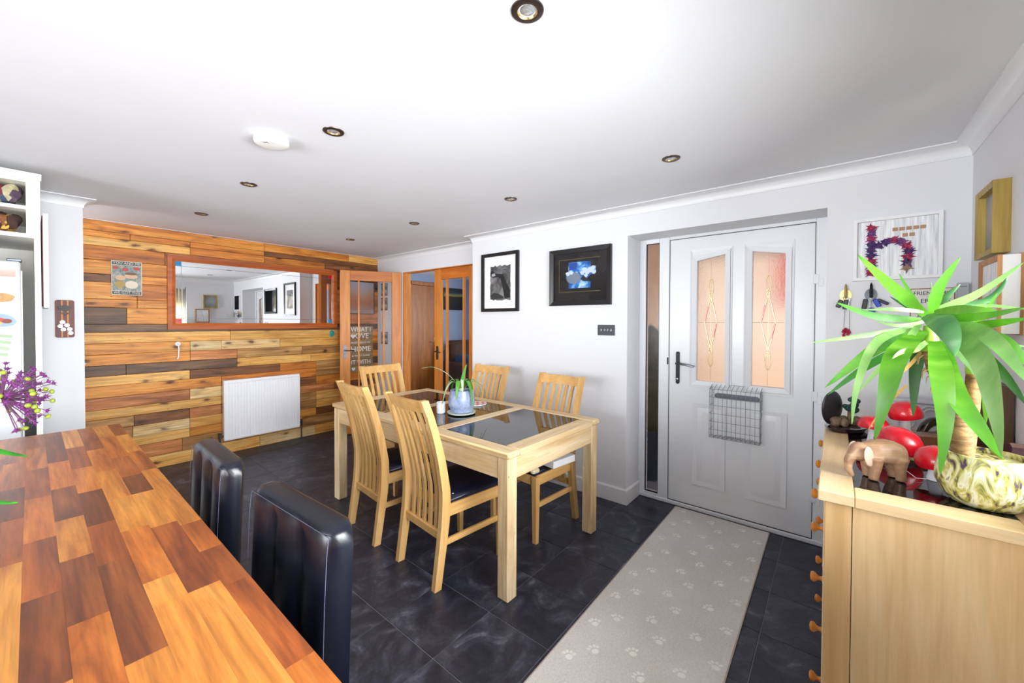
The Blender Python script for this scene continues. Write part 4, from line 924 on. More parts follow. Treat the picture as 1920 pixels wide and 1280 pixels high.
# ================================================================ ceiling lights and alarm
def downlight(label):
    r = thing('downlight', label, 'ceiling light', group='recessed ceiling downlights')
    MB().lathe([(.026, .0), (.029, -.004), (.040, -.006), (.046, -.003), (.047, 0)], 28, caps=False).build('bezel', 'bronze', r)
    MB().lathe([(.024, .012), (.026, -.002), (.029, -.005)], 28, caps=False).build('inner_ring', 'brass', r)
    MB().ball((0, 0, .004), (.0245, .0245, .009), 20, 8).build('lens', 'lens', r)
    return r
DL = [(2.205, .70, 'above the front door'), (.905, .69, 'largest, at the top edge of the photo'), (.905, 1.825, 'beside the smoke alarm'), (.905, 2.955, 'second from the plank wall on the island side'), (.905, 4.08, 'nearest the plank wall above the poster'), (2.205, 1.825, 'above the dining table'), (2.205, 2.955, 'beyond the dining table towards the glazed doors'), (2.205, 4.08, 'in front of the glazed oak doors')]
d0 = downlight('')
for k, (x, y, t_) in enumerate(DL):
    lb = 'bronze recessed downlight ' + t_
    if k == 0: d0.location = (x, y, ZC); d0['label'] = lb
    else: copy_tree(d0, (x, y, ZC), k * .7, lb)
sa = thing('smoke_alarm', 'round white smoke alarm on the ceiling', 'smoke alarm', (.748, 2.125, ZC), radians(-50))
MB().lathe([(.070, 0), (.074, -.004), (.075, -.022), (.073, -.030), (.066, -.034), (.05, -.037), (.002, -.038)], 40).build('body', 'smoke', sa)
MB().lathe([(.0735, -.014), (.0762, -.015), (.0762, -.017), (.0735, -.018)], 40, caps=False).build('vent_ring', colmat('vent_grey', 196, 196, 194), sa)
MB().box(-.016, .016, -.058, -.030, -.041, -.034, .003).build('test_button', 'paper', sa)
for k in range(3): MB().box(-.009 + k * .007, -.006 + k * .007, -.050, -.042, -.0418, -.0408).build('slot', 'black', sa)
YL = [
    ([(1.74, -0.2136, 1.4425), (1.7, -0.1326, 1.5337), (1.66, -0.0501, 1.6363)], 0.0448, 'b'),
    ([(1.74, -0.2001, 1.4294), (1.68, -0.0934, 1.4425), (1.64, 0.0002, 1.4853)], 0.0318, 'm'),
    ([(1.74, -0.2003, 1.4097), (1.66, -0.0746, 1.3822), (1.6, 0.06, 1.3563)], 0.0217, 'm'),
    ([(1.74, -0.197, 1.3997), (1.68, -0.0948, 1.337), (1.64, 0.0251, 1.2099)], 0.0536, 'm'),
    ([(1.76, -0.188, 1.3624), (1.72, -0.0722, 1.273), (1.7, 0.0187, 1.1778)], 0.0313, 'd'),
    ([(1.74, -0.2003, 1.4097), (1.66, -0.0994, 1.363), (1.62, -0.0538, 1.2309), (1.62, -0.0416, 1.1047)], 0.033, 'p'),
    ([(1.72, -0.2039, 1.3969), (1.62, -0.1414, 1.3266), (1.58, -0.116, 1.2109), (1.58, -0.0925, 1.0721)], 0.0777, 'b'),
    ([(1.76, -0.2066, 1.3764), (1.78, -0.1962, 1.2603), (1.79, -0.1944, 1.1205)], 0.044, 'd'),
    ([(1.7, -0.2262, 1.3659), (1.6, -0.2273, 1.2808), (1.58, -0.2332, 1.1521), (1.58, -0.2262, 1.0069)], 0.0669, 'b'),
    ([(1.7, -0.2435, 1.3665), (1.6, -0.2508, 1.239), (1.57, -0.2916, 1.1496), (1.57, -0.3346, 1.0724)], 0.0642, 'b'),
    ([(1.7, -0.2397, 1.4135), (1.6, -0.2945, 1.3364), (1.56, -0.313, 1.2238), (1.56, -0.3289, 1.0819)], 0.0682, 'p'),
    ([(1.72, -0.2123, 1.4454), (1.62, -0.2251, 1.4288), (1.58, -0.2409, 1.3823), (1.58, -0.2484, 1.3307)], 0.0809, 'g'),
    ([(1.72, -0.2223, 1.4454), (1.7, -0.2328, 1.5236), (1.7, -0.2738, 1.6105)], 0.0393, 'b'),
    ([(1.76, -0.2364, 1.454), (1.78, -0.2609, 1.5031), (1.8, -0.291, 1.5388)], 0.0261, 'g'),
    ([(1.72, -0.2279, 1.4421), (1.66, -0.2993, 1.4378), (1.62, -0.3773, 1.4616)], 0.034, 'b'),
    ([(1.76, -0.2363, 1.4622), (1.76, -0.3164, 1.5046), (1.74, -0.398, 1.5884)], 0.0313, 'p'),
    ([(1.8, -0.2473, 1.4664), (1.84, -0.3524, 1.4914), (1.86, -0.3969, 1.5596)], 0.0275, 'g'),
    ([(1.7, -0.2251, 1.4513), (1.64, -0.276, 1.4584), (1.62, -0.329, 1.4541)], 0.0354, 'b'),
    ([(1.72, -0.2532, 1.4214), (1.62, -0.3209, 1.3792), (1.58, -0.3749, 1.2688)], 0.0595, 'p'),
    ([(1.72, -0.2694, 1.398), (1.66, -0.3475, 1.3715), (1.64, -0.3902, 1.3047)], 0.0517, 'b'),
    ([(1.78, -0.3115, 1.3659), (1.74, -0.3655, 1.2788), (1.72, -0.4053, 1.1969)], 0.0362, 'd'),
    ([(1.76, -0.2054, 1.4627), (1.76, -0.1777, 1.517), (1.76, -0.154, 1.5776)], 0.0168, 'b'),
    ([(1.78, -0.2009, 1.4499), (1.8, -0.17, 1.4782), (1.82, -0.1385, 1.5081)], 0.0121, 'd'),
    ([(1.72, -0.2054, 1.4536), (1.68, -0.1413, 1.4617), (1.66, -0.0674, 1.4608)], 0.0163, 'p'),
    ([(1.72, -0.2366, 1.4452), (1.72, -0.3197, 1.4704), (1.72, -0.4052, 1.4583)], 0.0137, 'p'),
    ([(1.82, -0.3178, 1.4103), (1.82, -0.3439, 1.4459), (1.82, -0.3688, 1.5121)], 0.0193, 'b'),
    ([(1.8, -0.309, 1.4104), (1.76, -0.3579, 1.4219), (1.74, -0.4102, 1.4353)], 0.0337, 'b'),
    ([(1.8, -0.2934, 1.3646), (1.8, -0.3426, 1.2709), (1.82, -0.3516, 1.1169)], 0.0445, 'b'),
    ([(1.82, -0.3127, 1.389), (1.84, -0.3646, 1.3656), (1.86, -0.4349, 1.3516)], 0.0225, 'm'),
    ([(1.74, -0.2195, 1.4294), (1.7, -0.1555, 1.4128), (1.68, -0.0936, 1.4257)], 0.0148, 'p'),
    ([(1.74, -0.2158, 1.3641), (1.66, -0.181, 1.3421), (1.62, -0.1492, 1.3348), (1.6, -0.1286, 1.3162)], 0.025, 'p'),
    ([(1.76, -0.2251, 1.4542), (1.76, -0.2279, 1.4951), (1.76, -0.225, 1.5445)], 0.0082, 'p'),
    ([(1.78, -0.2804, 1.2838), (1.72, -0.2829, 1.18), (1.72, -0.2655, 1.0638)], 0.0249, 'b'),
    ([(1.76, -0.2229, 1.3636), (1.74, -0.1728, 1.279), (1.7, -0.1158, 1.2277)], 0.0117, 'o'),
    ([(1.72, -0.2539, 1.3661), (1.7, -0.3137, 1.2783), (1.7, -0.3299, 1.1747)], 0.0302, 'p'),
    ([(1.74, -0.2035, 1.4294), (1.68, -0.1658, 1.3646), (1.64, -0.1052, 1.2826), (1.62, -0.0505, 1.2007)], 0.026, 'p'),
    ([(1.82, -0.1815, 1.2165), (1.84, -0.1329, 1.1399), (1.86, -0.0905, 1.0445)], 0.0127, 'o'),
]
YT = [(1.72, -0.2913, 1.0221), (1.73, -0.2854, 1.1158), (1.74, -0.2698, 1.2069), (1.75, -0.2407, 1.2834), (1.75, -0.2252, 1.3477), (1.75, -0.2209, 1.4131)]
YT2 = [(1.75, -0.3024, 1.0356), (1.8, -0.3197, 1.1721), (1.81, -0.3244, 1.2683), (1.81, -0.3146, 1.365)]
# ================================================================ sideboard
SB = thing('sideboard', 'pale beech sideboard with black glass inset top and amber knobs', 'sideboard', (2.165, -.215, 0))
sx0, sx1, sy0, sy1 = 1.558 - 2.165, 2.777 - 2.165, -.47 + .215, .038 + .215
# top: boards round two black glass panels
tb = .034; gY0, gY1 = sy0 + .088, sy1 - .088
MB().box(sx0, sx1, gY1, sy1, .9 - tb, .9, .003).build('top_board', 'chest_top', SB, smooth=0); MB().box(sx0, sx1, sy0, gY0, .9 - tb, .9, .003).build('top_board', 'chest_top', SB, smooth=0)
M['chest_y'] = wood('pale_beech_cross', S(210, 172, 120), S(228, 196, 146), S(238, 212, 168), 1, .8, 0, .4, .03, streak=.08)
gs = [(1.652 - 2.165, 2.122 - 2.165), (2.170 - 2.165, 2.64 - 2.165)]
for a, b in ((sx0, gs[0][0]), (gs[0][1], gs[1][0]), (gs[1][1], sx1)): MB().box(a, b, gY0 + .0005, gY1 - .0005, .9 - tb, .9, .002).build('top_board', 'chest_y', SB, smooth=0)
for a, b in gs: MB().box(a, b, gY0, gY1, .9 - .02, .9 - .001).build('glass_panel', 'black_glass', SB, smooth=0)
bx0, bx1, by0, by1 = sx0 + .012, sx1 - .012, sy0 + .004, sy1 - .018
MB().box(bx0, bx0 + .02, by0 + .0, by1 - .066, .0, .9 - tb, .0).build('end_panel', 'chest', SB, smooth=0); MB().box(bx0, bx0 + .022, by1 - .064, by1, .0, .9 - tb, .0015).build('corner_post', 'chest', SB, smooth=0)
MB().box(bx1 - .02, bx1, by0, by1, 0, .9 - tb).build('end_panel', 'chest', SB, smooth=0); MB().box(bx0, bx1, by0, by0 + .01, .05, .9 - tb).build('back_panel', 'chest', SB, smooth=0)
MB().box(bx0 + .02, bx1 - .02, by0, by1 - .022, .05, .07).box(bx0 + .02, bx1 - .02, by1 - .03, by1 - .01, .05, .9 - tb).build('carcass', 'chest', SB, smooth=0)
def knob(par, x, y, z):
    MB().lathe([(.012, 0), (.0085, .004), (.007, .012), (.010, .018), (.0165, .024), (.0175, .030), (.013, .036), (.002, .038)], 16, T=basis((x, y, z), (1, 0, 0), (0, 0, 1), (0, 1, 0))).build('knob', 'knob', par)
rows = [(.866 - .13 + .012, .858, 3), (.60, .735, 1), (.42, .59, 1), (.235, .41, 1), (.06, .225, 1)]
Wd = bx1 - bx0
for z0_, z1_, n_ in rows:
    for k in range(n_):
        a = bx0 + .024 + k * (Wd - .044) / n_; b = bx0 + .024 + (k + 1) * (Wd - .044) / n_ - .004
        d = MB().box(a, b, by1 - .012, by1 + .004, z0_, z1_, .003).build('drawer_front', 'chest_top', SB, smooth=0)
        if n_ == 3: knob(d, (1.78, 2.165, 2.54)[k] - 2.165, by1 + .004, .808)
        else:
            zc = {.60: .688, .42: .508, .235: .325, .06: .145}[z0_]
            for xx in (1.78, 2.30): knob(d, xx - 2.165, by1 + .004, zc)
TZ = .9
# ================================================================ yucca in a painted pot
YX, YY = 1.735, -.335
yc = thing('yucca_plant', 'tall yucca with long arching leaves in a painted pot on the sideboard', 'plant', (YX, YY, TZ))
def potpaint():
    mt, t, b = newmat('painted_leaf_pot'); mp = coords(t, (22, 22, 9), rnd=False); n_ = noise(t, mp, 1.0, 3, .55, 2.2)
    r = ramp(t, [(.0, S(70, 44, 92)), (.37, S(84, 58, 98)), (.41, S(124, 120, 66)), (.47, S(184, 178, 92)), (.54, S(214, 210, 158)), (.62, S(232, 230, 208)), (.72, S(140, 140, 84))]); t.links.new(n_.outputs[0], r.inputs[0]); t.links.new(r.outputs[0], b.inputs['Base Color'])
    b.inputs['Roughness'].default_value = .3; bump(t, b, n_.outputs[0], .3, .004); return mt
M['potpaint'] = potpaint()
MB().lathe([(.055, .0), (.068, .004), (.088, .026), (.1, .058), (.099, .090), (.093, .120), (.086, .146), (.081, .147), (.085, .13)], 40).build('pot', 'potpaint', yc)
MB().lathe([(.001, .128), (.084, .128), (.084, .12)], 24).build('soil', 'soil', yc)
def bark(name, a, b_):
    mt, t, b = newmat(name); mp = coords(t, (18, 18, 70)); n_ = noise(t, mp, 1.0, 5, .6, .6); r = ramp(t, [(.3, S(*a)), (.7, S(*b_))]); t.links.new(n_.outputs[0], r.inputs[0]); t.links.new(r.outputs[0], b.inputs['Base Color']); b.inputs['Roughness'].default_value = .85; bump(t, b, n_.outputs[0], .7, .006); M[name] = mt
bark('yucca_bark', (84, 58, 30), (176, 138, 88)); leafmat('green_neck', (120, 160, 40), (150, 196, 60), (190, 214, 110), 0)
L0 = Vector((YX, YY, TZ)); loc = lambda p: tuple(Vector(p) - L0)
MB().tube([loc(p) for p in YT[:5]], [.024, .025, .026, .025, .022], 14).build('trunk', 'yucca_bark', yc); MB().tube([loc(p) for p in YT[3:]], [.020, .023, .012], 14).build('neck', 'green_neck', yc)
MB().tube([loc(p) for p in YT2[:3]], [.018, .018, .017], 12).build('trunk', 'yucca_bark', yc); MB().tube([loc(p) for p in YT2[2:]], [.018, .012], 12).build('neck', 'green_neck', yc)
hr = MB(); rh_ = random.Random(2)
for k in range(46):
    t_ = rh_.uniform(.05, .95) * 3; i_ = int(t_); p = Vector(YT[1 + i_]).lerp(Vector(YT[2 + i_]), t_ - i_) - L0; a = rh_.uniform(0, 2 * pi); d = Vector((cos(a), sin(a), 0))
    hr.tube([p + d * .022, p + d * .034 + Vector((0, 0, -.01)), p + d * .036 + Vector((0, 0, -.03))], [.0018, .0014, .0005], 4)
tag(hr.build('bark_fibres', colmat('pale_fibre', 190, 156, 110), yc), kind='stuff')
leafmat('yucca_b', (48, 108, 14), (80, 142, 24), (118, 168, 54), 0); leafmat('yucca_m', (44, 104, 22), (72, 140, 38), (112, 168, 66), 0); leafmat('yucca_d', (26, 78, 18), (44, 106, 26), (76, 134, 44), 0)
leafmat('yucca_p', (78, 124, 52), (114, 156, 80), (156, 182, 116), 0); leafmat('yucca_g', (46, 106, 56), (80, 136, 76), (122, 166, 106), 0); leafmat('yucca_o', (176, 128, 62), (206, 164, 92), (226, 196, 136), 0)
camp = Vector((0, 0, CAMH)); ry = random.Random(11)
for pts, wd, c in YL:
    P_ = [Vector(p) for p in pts]; md = P_[len(P_) // 2]; t_ = (P_[-1] - P_[0]).normalized(); vw = (md - camp).normalized()
    sd_ = t_.cross(vw).normalized(); sd_ = (sd_ + vw * ry.uniform(-.35, .35)).normalized()
    if c != 'g' and sd_.cross(t_).dot(vw) > 0: sd_ = -sd_
    ribbon([p - L0 for p in P_], wd * .72, sd_, n=16, fold=.16 if wd > .03 else .3, base_w=.5, thick=.0009).build('leaf', 'yucca_' + c, yc, smooth=60)
# ================================================================ carved elephant
EL = thing('elephant_figurine', 'carved pale wooden elephant on the sideboard', 'figurine', (1.80, -.118, TZ), radians(122))
M['el_wood'] = wood('carved_elephant_wood', S(122, 88, 66), S(170, 130, 100), S(206, 172, 140), 0, 1.6, 0, .35, .05, streak=.1)
el = MB()
el.loft([[(x, ry_ * cos(a), z + rz_ * sin(a)) for a in [i * 2 * pi / 16 for i in range(16)]] for x, ry_, rz_, z in [(-.074, .006, .010, .086), (-.068, .026, .030, .084), (-.045, .037, .040, .086), (-.012, .038, .043, .090), (.02, .034, .038, .092), (.05, .024, .027, .092), (.066, .010, .012, .09)]])
el.ball((.062, 0, .088), (.030, .026, .032), 16, 10)
el.tube([(.078, 0, .080), (.094, 0, .056), (.094, 0, .030), (.086, 0, .012), (.080, 0, .006)], [.019, .014, .011, .009, .008], 12)
for lx, ly, tx in ((.026, .02, .030), (.026, -.02, .022), (-.048, .02, -.050), (-.048, -.02, -.056)): el.tube([(lx, ly, .075), (lx * .97, ly * 1.0, .04), (tx, ly, .0105)], [.023, .016, .0135], 12)
for lx, ly in ((.030, .02), (.022, -.02), (-.050, .02), (-.056, -.02)): el.lathe([(.0135, .0005), (.0145, .004), (.0135, .014)], 12, c=(lx, ly, 0))
eo = el.build('body', 'el_wood', EL, smooth=180); rm = eo.modifiers.new('remesh', 'REMESH'); rm.mode = 'VOXEL'; rm.voxel_size = .0032; rm.use_smooth_shade = True
smm = eo.modifiers.new('smooth', 'CORRECTIVE_SMOOTH' if False else 'SMOOTH'); smm.iterations = 5; smm.factor = .5
for s in (-1, 1):
    MB().ball((0, 0, 0), (.019, .0045, .034), 14, 8, T=Matrix.Translation((.052, s * .030, .080)) @ Matrix.Rotation(s * radians(18), 4, 'Z') @ Matrix.Rotation(radians(14), 4, 'Y')).build('ear', colmat('pale_ear_wood', 214, 190, 168, .4), EL)
MB().tube([(-.074, 0, .090), (-.082, 0, .06), (-.080, 0, .045)], [.003, .0025, .002], 6).build('tail', 'el_wood', EL)
# ================================================================ toadstools
M['cap_red'] = plain('glossy_red_cap', S(206, 10, 34), .22, var=.12, scale=18, bmp=.25, coat=.5); M['stalk'] = plain('white_stalk', S(222, 224, 232), .7, var=.04, scale=30, bmp=.3)
def toadstool(label, x, y, r, zc, tilt=(0, 0), hcap=.75):
    t = thing('toadstool', label, 'ornament', (x, y, TZ), group='red toadstool ornaments')
    h = zc - TZ
    MB().lathe([(r * .42, 0), (r * .44, .004), (r * .32, h * .55), (r * .26, h)], 18).build('stalk', 'stalk', t)
    T = Matrix.Translation((0, 0, h)) @ Matrix.Rotation(tilt[0], 4, 'X') @ Matrix.Rotation(tilt[1], 4, 'Y')
    MB().lathe([(r * .2, -r * .1), (r * .8, -r * .32), (r * .96, -r * .30), (r * 1.02, -r * .12), (r * 1.0, r * hcap * .2), (r * .9, r * hcap * .52), (r * .66, r * hcap * .82), (r * .32, r * hcap * .98), (.001, r * hcap)], 28, T=T).build('cap', 'cap_red', t, smooth=60)
    return t
toads = [toadstool('red toadstool ornament just behind the elephant head, against the dark figurine', 2.27, -.128, .052, .985, (.1, .15)), toadstool('red toadstool ornament standing at the back before the white knot casket', 2.36, -.232, .055, 1.035, (-.2, -.1), .95),
 toadstool('wide red toadstool ornament directly above the elephant back', 2.13, -.192, .070, .955, (.25, -.1), .85), toadstool('red toadstool ornament touching the yucca pot', 1.90, -.262, .052, .965, (-.15, -.1), .9)]
tc_ = toads[3]
MB().tube([(-.02, .02, .004), (-.04, .05, .006), (-.05, .075, .028), (-.03, .09, .033), (0.0, .10, .028)], .0012, 6).build('light_cord', 'paper', tc_)
# ================================================================ dark figurine with a moon disc
bn = thing('moon_figurine', 'dark resin pine tree figurine with a black moon disc on an oval base', 'figurine', (2.505, -.045, TZ), radians(-28))
M['resin'] = plain('dark_plum_resin', S(46, 26, 34), .2, var=.2, coat=.5); M['moon'] = plain('black_moon', S(36, 32, 36), .4); M['rock'] = plain('brown_rock', S(112, 94, 72), .6, var=.35, scale=30, bmp=.5); M['pine'] = plain('dark_pine', S(32, 62, 58), .6, var=.4, scale=60)
MB().lathe([(.072, 0), (.080, .004), (.082, .012), (.092, .016), (.094, .022), (.084, .024), (.001, .024)], 32, T=Matrix.Diagonal((1.25, .75, 1, 1))).build('base', 'resin', bn, smooth=50)
MB().ball((0, 0, 0), (.082, .012, .082), 28, 14, T=Matrix.Translation((-.045, .038, .105))).build('moon_disc', 'moon', bn)
rk_ = MB(); rr_ = random.Random(8)
for k in range(12): rk_.ball((rr_.uniform(-.075, .06), rr_.uniform(-.025, .03), .022 + rr_.uniform(.004, .04)), (rr_.uniform(.016, .03), rr_.uniform(.014, .024), rr_.uniform(.012, .022)), 10, 6)
rk_.build('rocks', 'rock', bn, smooth=30)
MB().tube([(.02, .0, .03), (.035, .005, .07), (.025, .0, .10), (.045, 0, .125)], [.012, .009, .008, .005], 8).build('tree_trunk', 'rock', bn)
pn = MB()
for k in range(14): pn.ball((.045 + rr_.uniform(-.035, .035), rr_.uniform(-.02, .02), .115 + rr_.uniform(-.03, .03)), rr_.uniform(.011, .018), 8, 6)
pn.build('pine_needles', 'pine', bn, smooth=30)
# ================================================================ casket, boxes and frames at the back of the sideboard
kc = thing('knot_casket', 'whitish carved casket with looping knot relief behind the toadstools', 'casket', (2.735, -.31, TZ), radians(90))
M['white_stone'] = plain('grey_white_plaster', S(196, 196, 204), .7, var=.08, scale=20)
MB().box(-.085, .085, -.04, .04, 0, .135, .008).build('casket_body', 'white_stone', kc); MB().box(-.09, .09, -.045, .045, .135, .15, .004).build('lid', 'white_stone', kc)
kn = MB()
for cx in (-.042, .042):
    for cz, r1 in ((.09, .036), (.09, .022), (.042, .030)): kn.tube([(cx + r1 * cos(a), .042, cz + r1 * sin(a)) for a in [i * 2 * pi / 18 for i in range(19)]], .005, 6)
kn.build('knot_relief', 'white_stone', kc)
cb = thing('copper_box', 'small copper-brown box with flared lid behind the elephant', 'box', (2.30, -.283, TZ), radians(-62))
M['copper'] = plain('copper_brown', S(126, 84, 60), .35, .3, .15, 20)
MB().loft([[(a * .028, b * .028, 0) for a, b in ((-1, -1), (1, -1), (1, 1), (-1, 1))], [(a * .036, b * .036, .065) for a, b in ((-1, -1), (1, -1), (1, 1), (-1, 1))]]).build('box_body', 'copper', cb, smooth=0); MB().box(-.04, .04, -.04, .04, .065, .069, .001).build('lid', 'copper', cb)
da = thing('arched_ornament', 'glossy dark brown arched ornament behind the copper box', 'ornament', (2.47, -.335, TZ), radians(-50))
M['dark_gloss'] = plain('dark_brown_gloss', S(38, 26, 24), .2, var=.2, coat=.4)
MB().tube([(.065 * cos(a), 0, .012 + .085 * sin(a)) for a in [i * pi / 14 for i in range(15)]], [.014 + .006 * sin(i * pi / 14) for i in range(15)], 12).build('arch', 'dark_gloss', da); MB().box(-.085, .085, -.025, .025, 0, .012, .004).build('foot', 'dark_gloss', da)
bh = thing('wooden_block_frame', 'brown wooden box frame standing against the wall behind the yucca', 'frame', (2.36, -.475, TZ))
M['walnut'] = wood('dark_walnut', S(70, 44, 30), S(98, 64, 44), S(122, 84, 58), 2, 1, 0, .5, .05)
MB().ring(rect(-.10, .10, 0, .29), rect(-.075, .075, .025, .265), -.028, .030, .030, basis((0, 0, 0), (1, 0, 0), (0, 0, 1), (0, 1, 0))).build('frame', 'walnut', bh, smooth=15); MB().box(-.076, .076, -.026, -.018, .024, .266).build('backing', 'chest_top', bh, smooth=0)
cs = thing('dark_case', 'dark plum glasses case leaning behind the yucca pot', 'case', (2.0, -.455, TZ), radians(8))
M['plum'] = plain('dark_plum', S(58, 26, 36), .3, coat=.3)
MB().prism([(-.06, 0), (.10, 0), (.10, .09), (-.045, .145), (-.06, .135)], -.035, .035, basis((0, 0, 0), (1, 0, 0), (0, 0, 1), (0, 1, 0))).build('case_body', 'plum', cs, smooth=20); MB().box(-.055, .098, .0351, .038, .06, .066).build('trim', 'paper', cs)
wp = thing('round_vanity_mirror', 'small round mirror with a pale rim behind the yucca pot', 'mirror', (1.90, -.40, TZ), radians(-15))
MB().lathe([(.047, 0), (.052, .002), (.052, .008), (.047, .010)], 28, T=basis((0, 0, .115), (1, 0, 0), (0, 0, 1), (-.0, 1, 0)), caps=False).build('rim', 'paper', wp); MB().lathe([(.001, .004), (.048, .004), (.048, .006), (.001, .006)], 28, T=basis((0, 0, .115), (1, 0, 0), (0, 0, 1), (0, 1, 0))).build('glass', 'mirror', wp)
MB().lathe([(.035, 0), (.036, .006), (.008, .012), (.006, .065)], 20).build('stand', 'paper', wp)
# ================================================================ things on the front-door wall by the corner
bxf = thing('flower_box_frame', 'white box frame with a dried flower letter h on silvery card', 'picture', mat4=on_right(-.239, 1.820))
bw_, bh_ = .170, .168
MB().ring(rect(-bw_, bw_, -bh_, bh_), rect(-bw_ + .016, bw_ - .016, -bh_ + .016, bh_ - .016), 0, .032, .030).build('frame', 'paper', bxf, smooth=15)
def silver():
    mt, t, b = newmat('silver_corrugated_card'); mp = coords(t, (70, 4, 1), rnd=False); n_ = noise(t, mp, 1.0, 3, .6); r = ramp(t, [(.35, S(200, 202, 208)), (.5, S(232, 234, 238)), (.64, S(250, 250, 252))]); t.links.new(n_.outputs[0], r.inputs[0]); t.links.new(r.outputs[0], b.inputs['Base Color']); b.inputs['Roughness'].default_value = .4; b.inputs['Metallic'].default_value = .0; bump(t, b, n_.outputs[0], .3, .003); return mt
M['silver'] = silver()
MB().box(-bw_ + .014, bw_ - .014, -bh_ + .014, bh_ - .014, .001, .006).build('backing_card', 'silver', bxf, smooth=0)
rf_ = random.Random(14); fc = [colmat('petal_crimson', 166, 44, 84), colmat('petal_purple', 76, 46, 106), colmat('petal_rose', 190, 76, 96), colmat('petal_mauve', 110, 66, 128), colmat('petal_tan', 160, 132, 110)]
pathp = [(-.095, .118 - .03 * k) for k in range(9)] + [(-.065, .018), (-.035, .036), (-.005, .042), (.022, .030), (.042, .006), (.050, -.022), (.048, -.052), (.045, -.082), (.045, -.108)]
for k, (cx, cy) in enumerate(pathp):
    mb = MB(); npt = 7; R0 = .030
    for q in range(npt):
        a = 2 * pi * q / npt + rf_.random(); mb.add([(cx, cy, .010), (cx + R0 * .5 * cos(a - .3), cy + R0 * .5 * sin(a - .3), .016), (cx + R0 * cos(a) * rf_.uniform(.8, 1.25), cy + R0 * sin(a) * rf_.uniform(.8, 1.25), .014), (cx + R0 * .5 * cos(a + .3), cy + R0 * .5 * sin(a + .3), .016)], [(0, 1, 2, 3)])
    mb.prism([(cx + .019 * cos(a) * rf_.uniform(.7, 1.15), cy + .019 * sin(a) * rf_.uniform(.7, 1.15)) for a in [i_ * 2 * pi / 9 for i_ in range(9)]], .006, .011)
    mb.lathe([(.007, 0), (.006, .010), (.001, .012)], 8, c=(cx, cy, .006)); mb.build('dried_flower', fc[rf_.choice((0, 1, 2, 3, 0, 1, 4))], bxf, smooth=0)
for row, (yy, n_, xs_) in enumerate(((.098, 5, .0), (.064, 2, .038))):
    for k in range(n_): MB().box(-.012 + xs_ + k * .026 - (0 if row == 0 else 0), .008 + xs_ + k * .026, yy - .009, yy + .009, .006, .011, .001).build('letter_tile', colmat('tan_letter_tile', 176, 138, 100), bxf, smooth=0)
MB().box(-bw_ + .015, bw_ - .015, -bh_ + .015, bh_ - .015, .026, .027).build('glazing', 'clear', bxf, smooth=0)
def keyhook(label, y, mat_plate, extras):
    r = thing('key_hook', label, 'key hook', mat4=on_right(y, 1.575), group='key hooks beside the front door')
    MB().prism([(.026 * cos(a), .034 * sin(a)) for a in [i * 2 * pi / 20 for i in range(20)]], 0, .006).build('plaque', mat_plate, r)
    MB().tube([(0, -.012, .006), (0, -.014, .020), (0, .012, .028), (0, .052, .022), (0, .066, .018)], [.006, .007, .008, .006, .001], 8).build('leaf_hook', extras[0], r)
    return r
k1 = keyhook('brass-leaf key hook with car keys nearest the front door', -.040, 'brass', ('brass',)); k2 = keyhook('dark key hook with blue fob keys under the white box frame', -.146, 'pewter', ('black_metal',))
def keys(label, y, blue):
    r = thing('key_bunch', label, 'keys', mat4=on_right(y, 1.555))
    MB().tube([(.012 * cos(a), .004 + .012 * sin(a), .024) for a in [i * 2 * pi / 16 for i in range(17)]], .0014, 6).build('ring', 'chrome', r)
    fobc = colmat('blue_fob', 34, 70, 180, .4) if blue else 'black'
    MB().box(-.011, .011, -.045, 0, -.006, .006, .004, T=Matrix.Translation((-.018 if not blue else .014, -.006, .026)) @ Matrix.Rotation(radians(-22 if not blue else 25), 4, 'Z')).build('fob', fobc, r)
    MB().box(-.010, .010, -.055, 0, -.006, .006, .003, T=Matrix.Translation((-.022 if blue else .004, -.004, .024)) @ Matrix.Rotation(radians(-8), 4, 'Z')).build('fob', 'black', r)
    if blue:
        MB().box(-.008, .008, -.050, 0, -.005, .005, .003, T=Matrix.Translation((.026, -.008, .026)) @ Matrix.Rotation(radians(58), 4, 'Z')).build('fob', colmat('navy_fob', 26, 28, 52, .4), r)
        MB().lathe([(.001, 0), (.016, 0), (.016, .003), (.001, .003)], 18, c=(.004, -.066, .022)).build('disc_fob', colmat('cobalt_disc', 22, 36, 150, .3), r)
    MB().box(-.004, .004, -.060, -.01, -.001, .001, T=Matrix.Translation((-.004 if blue else .012, -.004, .02))).lathe([(.010, 0), (.010, .002)], 12, c=((-.004 if blue else .012), -.006, .019)).build('key', 'chrome', r)
    return r
keys('bunch of black car keys hanging on the brass hook', -.040, False); keys('bunch of keys with blue fobs hanging on the dark hook', -.146, True)
ht = thing('red_pendant', 'red beaded pendant hanging on a cord below the brass key hook', 'pendant', mat4=on_right(-.046, 1.36))
MB().tube([(-.012, .02, .012), (-.010, .19, .020)], .0009, 5).tube([(.012, .02, .012), (.010, .19, .020)], .0009, 5).build('cord', 'bronze', ht)
mb = MB(); rb = random.Random(6)
for k in range(12): mb.ball((rb.uniform(-.014, .014), rb.uniform(-.028, .03), .012 + rb.uniform(-.004, .006)), rb.uniform(.006, .009), 8, 6)
mb.build('beads', colmat('red_bead', 166, 24, 60, .3), ht)
fs = thing('friendship_sign', 'white enamel sign with rusty edges and dark FRIENDSHIP lettering behind the yucca', 'sign', mat4=on_right(-.378, 1.512))
MB().box(-.080, .080, -.088, .088, 0, .003, .001).build('plate', colmat('sign_white', 226, 222, 216), fs, smooth=0)
MB().ring(rect(-.080, .080, -.088, .088), rect(-.0755, .0755, -.0835, .0835), .0028, .0036).build('rusty_edge', colmat('rust', 150, 104, 84, .8), fs, smooth=0)
